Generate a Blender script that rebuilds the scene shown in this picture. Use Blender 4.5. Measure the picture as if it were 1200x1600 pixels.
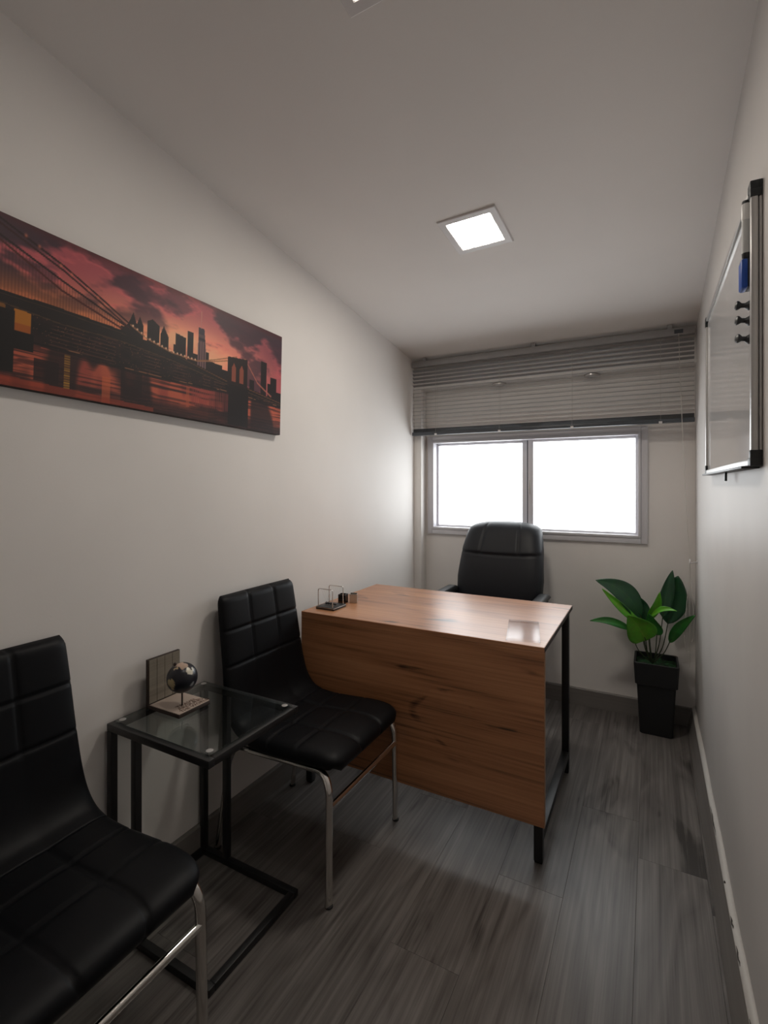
import bpy, bmesh, math, random
import numpy as np
from mathutils import Vector, Matrix

# ------------------------------------------------------------------ scene, camera, light
for o in list(bpy.data.objects):
    bpy.data.objects.remove(o)
SC = bpy.context.scene
COL = SC.collection
R = math.radians
PI = math.pi

SC.view_settings.view_transform = 'Standard'
SC.view_settings.look = 'None'
SC.view_settings.gamma = 1.0
SC.view_settings.use_curve_mapping = False
SC.view_settings.exposure = 0.70
try:
    SC.cycles.diffuse_bounces = 8
    SC.cycles.max_bounces = 16
except Exception:
    pass

cd = bpy.data.cameras.new('camera')
cam = bpy.data.objects.new('camera', cd)
COL.objects.link(cam)
cam.location = (1.4147, 0.0, 1.2992)
cam.rotation_euler = (R(90), 0, R(28.38))
cd.sensor_fit = 'HORIZONTAL'
cd.sensor_width = 36.0
cd.lens = 772.8 / 1200 * 36
cd.shift_y = -42.5 / 1200
cd.clip_start = 0.02
SC.camera = cam

world = bpy.data.worlds.new('overcast_sky')
SC.world = world
world.use_nodes = True
bg = world.node_tree.nodes['Background']
bg.inputs[0].default_value = (0.86, 0.93, 1.0, 1)
bg.inputs[1].default_value = 1.0

WINDOW_LIGHT = 2.85
PANEL_LIGHT = 46.0

# ------------------------------------------------------------------ room numbers (metres)
W = 1.623            # room width
D = 3.045            # front plane of pillar and beam
YB = 3.131           # window wall plane
YF = -1.05           # wall behind the camera
ZC0, ZSL = 2.1322, 0.139


def zceil(y):
    return ZC0 + ZSL * (D - y)


# ------------------------------------------------------------------ helpers
def tag(o, label=None, cat=None, group=None, kind=None):
    if label: o['label'] = label
    if cat: o['category'] = cat
    if group: o['group'] = group
    if kind: o['kind'] = kind
    return o


def link(name, me, mat=None, parent=None, smooth=False):
    o = bpy.data.objects.new(name, me)
    COL.objects.link(o)
    if mat is not None and len(me.materials) == 0:
        me.materials.append(mat)
    if parent is not None:
        o.parent = parent
    if smooth:
        for p in me.polygons:
            p.use_smooth = True
    return o


def empty(name, loc=(0, 0, 0), rz=0.0):
    o = bpy.data.objects.new(name, None)
    COL.objects.link(o)
    o.empty_display_size = 0.1
    o.location = loc
    o.rotation_euler = (0, 0, rz)
    return o


def bm_obj(name, bm, mat, parent=None, smooth=False, autosmooth=None):
    bmesh.ops.recalc_face_normals(bm, faces=bm.faces)
    me = bpy.data.meshes.new(name)
    bm.to_mesh(me)
    bm.free()
    o = link(name, me, mat, parent, smooth)
    if autosmooth:
        try:
            me.set_sharp_from_angle(angle=R(autosmooth))
        except Exception:
            pass
    return o


def add_box(bm, lo, hi, bevel=0.0, seg=2, rot=None, pivot=None):
    lo = Vector(lo); hi = Vector(hi)
    c = (lo + hi) / 2; s = hi - lo
    r = bmesh.ops.create_cube(bm, size=1.0)
    vs = r['verts']
    for v in vs:
        v.co = Vector((v.co.x * s.x, v.co.y * s.y, v.co.z * s.z)) + c
    if bevel > 0:
        es = {e for v in vs for e in v.link_edges}
        rr = bmesh.ops.bevel(bm, geom=list(es), offset=bevel, segments=seg, affect='EDGES', profile=0.5)
        vs = list({v for f in rr['faces'] for v in f.verts} | {v for v in vs if v.is_valid})
    if rot is not None:
        M = rot.to_4x4() if hasattr(rot, 'to_4x4') else rot
        p = Vector(pivot) if pivot is not None else c
        for v in vs:
            v.co = M @ (v.co - p) + p
    return vs


def box(name, lo, hi, mat, parent=None, bevel=0.0, seg=2):
    bm = bmesh.new()
    add_box(bm, lo, hi, bevel, seg)
    return bm_obj(name, bm, mat, parent, smooth=bevel > 0, autosmooth=35 if bevel > 0 else None)


def add_tube(bm, pts, ra, rb=None, n=10, side=None, caps=True, closed=False):
    """sweep an ellipse (ra along the side vector, rb across) along points"""
    rb = ra if rb is None else rb
    P = [Vector(p) for p in pts]
    m = len(P)
    rings = []
    prev = None
    for i, p in enumerate(P):
        if closed:
            t = (P[(i + 1) % m] - P[i - 1]).normalized()
        else:
            t = (P[min(i + 1, m - 1)] - P[max(i - 1, 0)]).normalized()
        if side is not None:
            a = Vector(side)
            a = (a - t * a.dot(t))
            a = a.normalized() if a.length > 1e-5 else t.orthogonal().normalized()
        elif prev is None:
            a = t.orthogonal().normalized()
        else:
            a = (prev - t * prev.dot(t)).normalized()
        prev = a
        b = t.cross(a)
        k = (ra[i] if isinstance(ra, (list, tuple)) else ra)
        l = (rb[i] if isinstance(rb, (list, tuple)) else rb)
        rings.append([bm.verts.new(p + a * math.cos(2 * PI * j / n) * k + b * math.sin(2 * PI * j / n) * l) for j in range(n)])
    last = m if closed else m - 1
    for i in range(last):
        r0, r1 = rings[i], rings[(i + 1) % m]
        for j in range(n):
            bm.faces.new((r0[j], r0[(j + 1) % n], r1[(j + 1) % n], r1[j]))
    if caps and not closed:
        bm.faces.new(rings[0][::-1])
        bm.faces.new(rings[-1])


def tube(name, pts, r, mat, parent=None, n=10, rb=None, side=None, closed=False):
    bm = bmesh.new()
    add_tube(bm, pts, r, rb, n, side, closed=closed)
    return bm_obj(name, bm, mat, parent, smooth=True, autosmooth=50)


def add_lathe(bm, prof, c=(0, 0, 0), n=24, axis='Z'):
    c = Vector(c)
    rings = []
    for r, h in prof:
        ring = []
        for j in range(n):
            a = 2 * PI * j / n
            v = Vector((r * math.cos(a), r * math.sin(a), h))
            if axis == 'X':
                v = Vector((v.z, v.x, v.y))
            elif axis == 'Y':
                v = Vector((v.x, v.z, v.y))
            ring.append(bm.verts.new(c + v))
        rings.append(ring)
    for i in range(len(rings) - 1):
        for j in range(n):
            bm.faces.new((rings[i][j], rings[i][(j + 1) % n], rings[i + 1][(j + 1) % n], rings[i + 1][j]))
    bm.faces.new(rings[0][::-1])
    bm.faces.new(rings[-1])


def lathe(name, prof, c, mat, parent=None, n=24, axis='Z'):
    bm = bmesh.new()
    add_lathe(bm, prof, c, n, axis)
    return bm_obj(name, bm, mat, parent, smooth=True, autosmooth=40)


def prism(name, sec, axis, a, b, mat, parent=None):
    """extrude a closed 2-D section; axis 'Y': sec=(x,z); axis 'X': sec=(y,z)"""
    bm = bmesh.new()
    def mk(p, t):
        return (p[0], t, p[1]) if axis == 'Y' else (t, p[0], p[1])
    v0 = [bm.verts.new(mk(p, a)) for p in sec]
    v1 = [bm.verts.new(mk(p, b)) for p in sec]
    n = len(sec)
    for i in range(n):
        bm.faces.new((v0[i], v0[(i + 1) % n], v1[(i + 1) % n], v1[i]))
    bm.faces.new(v0[::-1]); bm.faces.new(v1)
    return bm_obj(name, bm, mat, parent)


def catmull(pts, k=8):
    P = [Vector(p) for p in pts]
    P = [P[0] * 2 - P[1]] + P + [P[-1] * 2 - P[-2]]
    out = []
    for i in range(1, len(P) - 2):
        for j in range(k):
            t = j / k
            a, b, c, d = P[i - 1], P[i], P[i + 1], P[i + 2]
            out.append(0.5 * ((2 * b) + (c - a) * t + (2 * a - 5 * b + 4 * c - d) * t * t + (3 * b - a - 3 * c + d) * t ** 3))
    out.append(P[-2])
    return out


def round_path(pts, rad, k=6):
    """polyline with rounded corners"""
    P = [Vector(p) for p in pts]
    out = [P[0]]
    for i in range(1, len(P) - 1):
        a = (P[i - 1] - P[i]); b = (P[i + 1] - P[i])
        r = min(rad, a.length * 0.49, b.length * 0.49)
        p0 = P[i] + a.normalized() * r; p1 = P[i] + b.normalized() * r
        for j in range(k + 1):
            t = j / k
            out.append(p0 * (1 - t) ** 2 + P[i] * 2 * t * (1 - t) + p1 * t * t)
    out.append(P[-1])
    return out


def copy_tree(o, parent=None):
    c = o.copy()
    COL.objects.link(c)
    c.parent = parent
    for ch in [x for x in bpy.data.objects if x.parent == o]:
        copy_tree(ch, c)
    return c


# ------------------------------------------------------------------ materials
def newmat(name):
    m = bpy.data.materials.new(name)
    m.use_nodes = True
    nt = m.node_tree
    return m, nt, nt.nodes['Principled BSDF']


def simple(name, col, rough=0.5, metal=0.0, spec=0.5, bump=None, coat=0.0):
    m, nt, b = newmat(name)
    b.inputs['Base Color'].default_value = (*col, 1)
    b.inputs['Roughness'].default_value = rough
    b.inputs['Metallic'].default_value = metal
    b.inputs['Specular IOR Level'].default_value = spec
    b.inputs['Coat Weight'].default_value = coat
    if bump:
        sc, st, di = bump
        tc = nt.nodes.new('ShaderNodeTexCoord')
        nz = nt.nodes.new('ShaderNodeTexNoise')
        nz.inputs['Scale'].default_value = sc
        nz.inputs['Detail'].default_value = 4
        bp = nt.nodes.new('ShaderNodeBump')
        bp.inputs['Strength'].default_value = st
        bp.inputs['Distance'].default_value = di
        nt.links.new(tc.outputs['Object'], nz.inputs['Vector'])
        nt.links.new(nz.outputs['Fac'], bp.inputs['Height'])
        nt.links.new(bp.outputs['Normal'], b.inputs['Normal'])
    return m


def paint(name, col, rough=0.55, var=0.03, spec=0.35):
    """wall paint: faint tone drift and roller texture"""
    m, nt, b = newmat(name)
    N, L = nt.nodes, nt.links
    tc = N.new('ShaderNodeTexCoord')
    nz = N.new('ShaderNodeTexNoise'); nz.inputs['Scale'].default_value = 2.2; nz.inputs['Detail'].default_value = 3
    cr = N.new('ShaderNodeValToRGB')
    cr.color_ramp.elements[0].position = 0.3; cr.color_ramp.elements[1].position = 0.7
    cr.color_ramp.elements[0].color = (*[c * (1 - var) for c in col], 1)
    cr.color_ramp.elements[1].color = (*[min(1, c * (1 + var)) for c in col], 1)
    n2 = N.new('ShaderNodeTexNoise'); n2.inputs['Scale'].default_value = 170; n2.inputs['Detail'].default_value = 3
    bp = N.new('ShaderNodeBump'); bp.inputs['Strength'].default_value = 0.12; bp.inputs['Distance'].default_value = 0.001
    L.new(tc.outputs['Object'], nz.inputs['Vector']); L.new(nz.outputs['Fac'], cr.inputs['Fac'])
    L.new(cr.outputs['Color'], b.inputs['Base Color'])
    L.new(tc.outputs['Object'], n2.inputs['Vector']); L.new(n2.outputs['Fac'], bp.inputs['Height'])
    L.new(bp.outputs['Normal'], b.inputs['Normal'])
    b.inputs['Roughness'].default_value = rough
    b.inputs['Specular IOR Level'].default_value = spec
    return m


def wood(name, cols, along='Y', rough=0.42, per_object=True, grain=1.0, ring=6.0, knots=0.35, spec=0.4, bump=0.15, coat=0.0, stretch=0.16, figure=0.42, lo=0.25, hi=0.95):
    """stretched-noise wood; cols dark -> light"""
    m, nt, b = newmat(name)
    N, L = nt.nodes, nt.links
    tc = N.new('ShaderNodeTexCoord')
    mp = N.new('ShaderNodeMapping')
    st = {'Y': (1.0, stretch, 1.0), 'X': (stretch, 1.0, 1.0)}[along]
    mp.inputs['Scale'].default_value = st
    if per_object:
        oi = N.new('ShaderNodeObjectInfo')
        mul = N.new('ShaderNodeVectorMath'); mul.operation = 'MULTIPLY'
        cmb = N.new('ShaderNodeCombineXYZ')
        for k in range(3):
            L.new(oi.outputs['Random'], cmb.inputs[k])
        mul.inputs[1].default_value = (17.3, 31.7, 7.1)
        L.new(cmb.outputs[0], mul.inputs[0])
        add = N.new('ShaderNodeVectorMath'); add.operation = 'ADD'
        L.new(tc.outputs['Object'], add.inputs[0]); L.new(mul.outputs[0], add.inputs[1])
        L.new(add.outputs[0], mp.inputs['Vector'])
    else:
        L.new(tc.outputs['Object'], mp.inputs['Vector'])
    # broad cathedral figure
    n1 = N.new('ShaderNodeTexNoise'); n1.inputs['Scale'].default_value = ring; n1.inputs['Detail'].default_value = 2
    n1.inputs['Distortion'].default_value = 0.6
    ml = N.new('ShaderNodeMath'); ml.operation = 'MULTIPLY'; ml.inputs[1].default_value = 9.0 * grain
    fr = N.new('ShaderNodeMath'); fr.operation = 'PINGPONG'; fr.inputs[1].default_value = 1.0
    L.new(mp.outputs[0], n1.inputs['Vector']); L.new(n1.outputs['Fac'], ml.inputs[0]); L.new(ml.outputs[0], fr.inputs[0])
    # fine fibres
    mp2 = N.new('ShaderNodeMapping')
    mp2.inputs['Scale'].default_value = {'Y': (1, 0.10, 1), 'X': (0.10, 1, 1)}[along]
    L.new(mp.outputs[0], mp2.inputs['Vector'])
    n2 = N.new('ShaderNodeTexNoise'); n2.inputs['Scale'].default_value = 95; n2.inputs['Detail'].default_value = 5
    n2.inputs['Roughness'].default_value = 0.65
    L.new(mp2.outputs[0], n2.inputs['Vector'])
    # dark flecks / knots
    n3 = N.new('ShaderNodeTexNoise'); n3.inputs['Scale'].default_value = 3.4; n3.inputs['Detail'].default_value = 3
    n3.inputs['Distortion'].default_value = 1.2
    mp3 = N.new('ShaderNodeMapping'); mp3.inputs['Scale'].default_value = {'Y': (2.0, 3.2, 2.0), 'X': (3.2, 2.0, 2.0)}[along]
    L.new(mp.outputs[0], mp3.inputs['Vector']); L.new(mp3.outputs[0], n3.inputs['Vector'])
    kr = N.new('ShaderNodeValToRGB')
    kr.color_ramp.elements[0].position = 0.60; kr.color_ramp.elements[0].color = (0, 0, 0, 1)
    kr.color_ramp.elements[1].position = 0.74; kr.color_ramp.elements[1].color = (1, 1, 1, 1)
    L.new(n3.outputs['Fac'], kr.inputs['Fac'])
    # combine
    mx = N.new('ShaderNodeMath'); mx.operation = 'MULTIPLY_ADD'; mx.inputs[1].default_value = figure
    L.new(fr.outputs[0], mx.inputs[0]); L.new(n2.outputs['Fac'], mx.inputs[2])
    sb = N.new('ShaderNodeMath'); sb.operation = 'MULTIPLY_ADD'; sb.inputs[1].default_value = -knots
    L.new(kr.outputs['Color'], sb.inputs[0]); L.new(mx.outputs[0], sb.inputs[2])
    cr = N.new('ShaderNodeValToRGB')
    e = cr.color_ramp.elements
    e[0].position = lo; e[0].color = (*cols[0], 1)
    e[1].position = hi; e[1].color = (*cols[-1], 1)
    for i, c in enumerate(cols[1:-1]):
        q = e.new(lo + (hi - lo) * (i + 1) / (len(cols) - 1)); q.color = (*c, 1)
    L.new(sb.outputs[0], cr.inputs['Fac'])
    if per_object:
        hs = N.new('ShaderNodeHueSaturation')
        mr = N.new('ShaderNodeMapRange')
        mr.inputs['To Min'].default_value = 0.92; mr.inputs['To Max'].default_value = 1.08
        L.new(oi.outputs['Random'], mr.inputs['Value'])
        L.new(mr.outputs[0], hs.inputs['Value'])
        L.new(cr.outputs['Color'], hs.inputs['Color'])
        L.new(hs.outputs['Color'], b.inputs['Base Color'])
    else:
        L.new(cr.outputs['Color'], b.inputs['Base Color'])
    bp = N.new('ShaderNodeBump'); bp.inputs['Strength'].default_value = bump; bp.inputs['Distance'].default_value = 0.0012
    L.new(mx.outputs[0], bp.inputs['Height']); L.new(bp.outputs['Normal'], b.inputs['Normal'])
    b.inputs['Roughness'].default_value = rough
    b.inputs['Specular IOR Level'].default_value = spec
    b.inputs['Coat Weight'].default_value = coat
    b.inputs['Coat Roughness'].default_value = 0.25
    return m


def emitter(name, col, strength, base=(0.8, 0.8, 0.8)):
    m, nt, b = newmat(name)
    b.inputs['Base Color'].default_value = (*base, 1)
    b.inputs['Emission Color'].default_value = (*col, 1)
    b.inputs['Emission Strength'].default_value = strength
    b.inputs['Roughness'].default_value = 0.4
    return m


def clear(name, col=(1, 1, 1), rough=0.0, power=4.0, gloss=0.10):
    """thin clear sheet: see-through with mirror reflections by angle"""
    m = bpy.data.materials.new(name)
    m.use_nodes = True
    nt = m.node_tree
    N, L = nt.nodes, nt.links
    N.remove(N['Principled BSDF'])
    tr = N.new('ShaderNodeBsdfTransparent'); tr.inputs[0].default_value = (*col, 1)
    gl = N.new('ShaderNodeBsdfGlossy'); gl.inputs['Roughness'].default_value = rough
    lw = N.new('ShaderNodeLayerWeight'); lw.inputs['Blend'].default_value = 0.5
    fr = N.new('ShaderNodeMath'); fr.operation = 'POWER'; fr.inputs[1].default_value = power
    L.new(lw.outputs['Facing'], fr.inputs[0])
    ad = N.new('ShaderNodeMath'); ad.operation = 'ADD'; ad.use_clamp = True; ad.inputs[1].default_value = gloss
    mx = N.new('ShaderNodeMixShader')
    L.new(fr.outputs[0], ad.inputs[0]); L.new(ad.outputs[0], mx.inputs[0])
    L.new(tr.outputs[0], mx.inputs[1]); L.new(gl.outputs[0], mx.inputs[2])
    L.new(mx.outputs[0], N['Material Output'].inputs['Surface'])
    return m


M = {}
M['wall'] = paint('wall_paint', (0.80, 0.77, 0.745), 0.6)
M['wall_shaded'] = paint('wall_paint_right_shaded', (0.60, 0.575, 0.555), 0.5, 0.05)  # same wall paint darkened: shade of the right wall put into the colour
M['ceil'] = paint('ceiling_paint', (0.80, 0.77, 0.745), 0.7, 0.02)
M['subfloor'] = simple('subfloor', (0.05, 0.046, 0.043), 0.9)
M['floor'] = wood('grey_laminate', [(0.045, 0.039, 0.036), (0.105, 0.094, 0.088), (0.140, 0.128, 0.120), (0.185, 0.170, 0.160)], 'Y', 0.36, grain=1.6, ring=5.0, knots=0.30, spec=0.45, bump=0.3, figure=0.20, lo=0.30, hi=0.78)
M['skirt'] = wood('skirting_laminate', [(0.12, 0.108, 0.10), (0.19, 0.175, 0.164), (0.22, 0.204, 0.192)], 'Y', 0.5, grain=0.6, ring=3.0, knots=0.1, bump=0.06)
M['skirt_x'] = wood('skirting_laminate_cross', [(0.12, 0.108, 0.10), (0.19, 0.175, 0.164), (0.22, 0.204, 0.192)], 'X', 0.5, grain=0.6, ring=3.0, knots=0.1, bump=0.06)
M['caulk'] = simple('sealant', (0.62, 0.60, 0.57), 0.6, bump=(60, 0.5, 0.003))
M['crack'] = simple('crack', (0.06, 0.055, 0.05), 0.9)
M['desk'] = wood('desk_walnut', [(0.06, 0.025, 0.012), (0.36, 0.155, 0.068), (0.48, 0.22, 0.102), (0.56, 0.28, 0.14)], 'X', 0.34, per_object=False, grain=0.42, ring=3.6, knots=0.45, spec=0.85, bump=0.01, stretch=0.2)
M['desk_edge'] = simple('desk_edge_band', (0.36, 0.20, 0.11), 0.4)
M['black_metal'] = simple('black_powder_coat', (0.012, 0.012, 0.013), 0.42, 0.0, 0.5)
M['chrome'] = simple('chrome', (0.78, 0.76, 0.73), 0.14, 1.0)
M['chrome_dull'] = simple('brushed_steel', (0.55, 0.53, 0.51), 0.3, 1.0)
M['leather'] = simple('black_leatherette', (0.004, 0.0045, 0.006), 0.48, 0.0, 0.18, bump=(420, 0.12, 0.0006))
M['leather_o'] = simple('black_office_leather', (0.0075, 0.0088, 0.0125), 0.48, 0.0, 0.36, bump=(300, 0.15, 0.0008))
M['plastic'] = simple('black_plastic', (0.018, 0.020, 0.022), 0.45)
M['rubber'] = simple('black_rubber', (0.01, 0.01, 0.01), 0.7)
M['glass'] = clear('clear_glass', (0.86, 0.90, 0.89), 0.0, 4.0, 0.05)
M['acrylic'] = clear('clear_acrylic', (0.965, 0.96, 0.96), 0.12, 9.0, 0.008)
M['alu'] = simple('window_aluminium', (0.62, 0.61, 0.64), 0.42, 0.0)
M['alu_b'] = simple('board_aluminium', (0.55, 0.54, 0.53), 0.35, 0.6)
M['gasket'] = simple('gasket', (0.03, 0.03, 0.035), 0.7)
M['pane'] = emitter('frosted_pane', (0.93, 0.975, 1.0), WINDOW_LIGHT)
M['panel'] = emitter('lit_diffuser', (1.0, 0.925, 0.82), PANEL_LIGHT)
M['panel_dim'] = emitter('lit_diffuser_dim', (1.0, 0.925, 0.83), PANEL_LIGHT * 0.34)
M['white'] = simple('white_plastic', (0.70, 0.68, 0.68), 0.4)
M['slat'] = simple('slat_lacquer', (0.30, 0.295, 0.295), 0.38, 0.1)
M['slat_d'] = simple('slat_lacquer_backlit', (0.055, 0.062, 0.072), 0.4)  # darker copy of the slat colour; backlit shade of the bottom stack painted in
M['cord'] = simple('white_cord', (0.55, 0.52, 0.48), 0.8)
M['board'] = simple('whiteboard_enamel', (0.62, 0.61, 0.61), 0.05, 0.0, 0.75)
M['blue'] = simple('blue_plastic', (0.010, 0.075, 0.40), 0.4)
M['blue_l'] = simple('blue_felt_case', (0.03, 0.17, 0.62), 0.4)
M['marker'] = simple('marker_body', (0.78, 0.77, 0.75), 0.35)
M['ink'] = simple('marker_label', (0.55, 0.56, 0.55), 0.5)
M['pot'] = simple('pot_plastic', (0.009, 0.0095, 0.011), 0.5, bump=(40, 0.08, 0.001))
M['stem'] = simple('plant_stem', (0.035, 0.05, 0.02), 0.6)
M['plate_wood'] = wood('greyed_wood', [(0.12, 0.10, 0.075), (0.21, 0.18, 0.14), (0.26, 0.23, 0.18)], 'Y', 0.7, per_object=False, grain=0.6, ring=12, knots=0.2)
M['dark_wood'] = simple('dark_wood', (0.03, 0.017, 0.012), 0.6)
M['base_top'] = simple('pale_wood', (0.46, 0.37, 0.31), 0.6, bump=(60, 0.1, 0.001))
M['letters'] = simple('burnt_letters', (0.10, 0.05, 0.03), 0.7)
M['ball'] = simple('dark_steel', (0.10, 0.09, 0.09), 0.2, 1.0)
M['canvas'] = simple('canvas_side', (0.05, 0.035, 0.035), 0.8)


def leaf_mat(name, a, b_, vein):
    m, nt, b = newmat(name)
    N, L = nt.nodes, nt.links
    at = N.new('ShaderNodeAttribute'); at.attribute_name = 'across'
    cr = N.new('ShaderNodeValToRGB')
    e = cr.color_ramp.elements
    e[0].position = 0.0; e[0].color = (*vein, 1)
    e[1].position = 1.0; e[1].color = (*b_, 1)
    q = e.new(0.06); q.color = (*a, 1)
    tc = N.new('ShaderNodeTexCoord')
    nz = N.new('ShaderNodeTexNoise'); nz.inputs['Scale'].default_value = 30; nz.inputs['Detail'].default_value = 3
    mx = N.new('ShaderNodeMix'); mx.data_type = 'RGBA'; mx.blend_type = 'MULTIPLY'; mx.inputs[0].default_value = 0.6
    L.new(at.outputs['Fac'], cr.inputs['Fac'])
    L.new(tc.outputs['Object'], nz.inputs['Vector'])
    L.new(cr.outputs['Color'], mx.inputs[6]); L.new(nz.outputs['Color'], mx.inputs[7])
    L.new(mx.outputs[2], b.inputs['Base Color'])
    b.inputs['Roughness'].default_value = 0.42
    return m


M['leaf_d'] = leaf_mat('leaf_dark', (0.022, 0.105, 0.040), (0.012, 0.075, 0.030), (0.05, 0.14, 0.05))
M['leaf_m'] = leaf_mat('leaf_mid', (0.05, 0.27, 0.045), (0.035, 0.20, 0.035), (0.09, 0.26, 0.05))
M['leaf_l'] = leaf_mat('leaf_light', (0.17, 0.56, 0.025), (0.12, 0.46, 0.03), (0.28, 0.60, 0.06))
mm, nt_, b_ = newmat('moss')
M['moss'] = mm
_tc = nt_.nodes.new('ShaderNodeTexCoord'); _nz = nt_.nodes.new('ShaderNodeTexNoise'); _nz.inputs['Scale'].default_value = 45
_cr = nt_.nodes.new('ShaderNodeValToRGB')
_cr.color_ramp.elements[0].color = (0.006, 0.014, 0.006, 1); _cr.color_ramp.elements[0].position = 0.4
_cr.color_ramp.elements[1].color = (0.02, 0.11, 0.03, 1); _cr.color_ramp.elements[1].position = 0.7
nt_.links.new(_tc.outputs['Object'], _nz.inputs['Vector']); nt_.links.new(_nz.outputs['Fac'], _cr.inputs['Fac'])
nt_.links.new(_cr.outputs['Color'], b_.inputs['Base Color'])
b_.inputs['Roughness'].default_value = 0.9

# ------------------------------------------------------------------ the setting
T = 0.12


def struct(o):
    o['kind'] = 'structure'
    return o


def wall_prism(name, x0, x1, y0, y1, mat='wall'):
    bm = bmesh.new()
    c = []
    for (x, y) in ((x0, y0), (x1, y0), (x1, y1), (x0, y1)):
        c.append((bm.verts.new((x, y, -0.05)), bm.verts.new((x, y, zceil(y) + 0.06))))
    for i in range(4):
        a, b2 = c[i], c[(i + 1) % 4]
        bm.faces.new((a[0], b2[0], b2[1], a[1]))
    bm.faces.new([q[0] for q in c][::-1]); bm.faces.new([q[1] for q in c])
    return struct(bm_obj(name, bm, M[mat]))


wall_prism('wall_left', -T, 0, YF, YB + T)
wall_prism('wall_right', W, W + T, YF, YB + T, 'wall_shaded')
wall_prism('wall_front', -T, W + T, YF - T, YF)
# window wall with its opening
HX0, HX1, HZ0, HZ1 = 0.100, 1.370, 0.998, 1.600
bm = bmesh.new()
add_box(bm, (0, YB, -0.05), (HX0, YB + T, 2.16))
add_box(bm, (HX1, YB, -0.05), (W, YB + T, 2.16))
add_box(bm, (HX0, YB, -0.05), (HX1, YB + T, HZ0))
add_box(bm, (HX0, YB, HZ1), (HX1, YB + T, 2.16))
struct(bm_obj('wall_back', bm, M['wall']))
# sloping ceiling
bm = bmesh.new()
vs = [bm.verts.new((x, y, zceil(y) + dz)) for dz in (0, 0.1) for (x, y) in ((-T, YF - T), (W + T, YF - T), (W + T, YB + T), (-T, YB + T))]
for f in ((3, 2, 1, 0), (4, 5, 6, 7), (0, 1, 5, 4), (1, 2, 6, 5), (2, 3, 7, 6), (3, 0, 4, 7)):
    bm.faces.new([vs[i] for i in f])
struct(bm_obj('ceiling', bm, M['ceil']))
# pillar and beam around the window recess
struct(box('trim_1', (0.0, D, 0.0), (0.054, YB, 1.939), M['wall'], bevel=0.003))
bm = bmesh.new()
vs = [bm.verts.new(p) for p in ((0, D, 1.939), (W, D, 1.939), (W, YB, 1.939), (0, YB, 1.939), (0, D, zceil(D)), (W, D, zceil(D)), (W, YB, zceil(YB)), (0, YB, zceil(YB)))]
for f in ((3, 2, 1, 0), (4, 5, 6, 7), (0, 1, 5, 4), (1, 2, 6, 5), (2, 3, 7, 6), (3, 0, 4, 7)):
    bm.faces.new([vs[i] for i in f])
struct(bm_obj('trim_2', bm, M['wall']))

# floor: dark bed + laminate planks
fl = struct(box('floor', (-T, YF - T, -0.06), (W + T, YB + T, -0.009), M['subfloor']))
PW, PL = 0.2035, 1.285
random.seed(4)
first_joint = {3: 1.246, 6: 1.937, 2: 0.62, 4: 0.35, 5: 0.86, 1: 1.55, 0: 0.95, 7: 0.5, -1: 0.2}
plank_mesh = {}


def plank(x0, x1, y0, y1):
    key = (round(x1 - x0, 4), round(y1 - y0, 4))
    if key not in plank_mesh:
        b = bmesh.new()
        hx, hy = (x1 - x0) / 2 - 0.00015, (y1 - y0) / 2 - 0.00015
        add_box(b, (-hx, -hy, -0.009), (hx, hy, 0.0))
        es = [e for e in b.edges if all(v.co.z > -0.001 for v in e.verts)]
        bmesh.ops.bevel(b, geom=es, offset=0.0005, segments=1, affect='EDGES')
        bmesh.ops.recalc_face_normals(b, faces=b.faces)
        me = bpy.data.meshes.new('plank'); b.to_mesh(me); b.free()
        me.materials.append(M['floor'])
        plank_mesh[key] = me
    o = link('plank', plank_mesh[key], None, fl)
    o.location = ((x0 + x1) / 2, (y0 + y1) / 2, 0)


for k in range(-1, 8):
    x0 = 0.153 + PW * k; x1 = x0 + PW
    x0 = max(x0, 0.0); x1 = min(x1, W)
    if x1 - x0 < 0.01:
        continue
    ys = [first_joint[k]]
    while ys[0] > YF: ys.insert(0, ys[0] - PL)
    while ys[-1] < YB: ys.append(ys[-1] + PL)
    for a, b in zip(ys[:-1], ys[1:]):
        a = max(a, YF); b = min(b, YB)
        if b - a > 0.02:
            plank(x0, x1, a, b)

# skirting boards
HB, TB = 0.098, 0.016
struct(prism('baseboard_left', [(0, 0), (TB, 0), (TB, HB - 0.004), (TB - 0.004, HB), (0, HB)], 'Y', YF, D, M['skirt']))
struct(prism('baseboard_back', [(YB, 0), (YB - TB, 0), (YB - TB, HB - 0.004), (YB - TB + 0.004, HB), (YB, HB)], 'X', 0.054, W, M['skirt_x']))
struct(prism('baseboard_right', [(W, 0), (1.585, 0), (1.607, HB), (W, HB)], 'Y', YF, YB - TB, M['skirt']))
struct(box('baseboard_front', (TB, YF, 0), (1.585, YF + TB, HB), M['skirt_x']))
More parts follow.
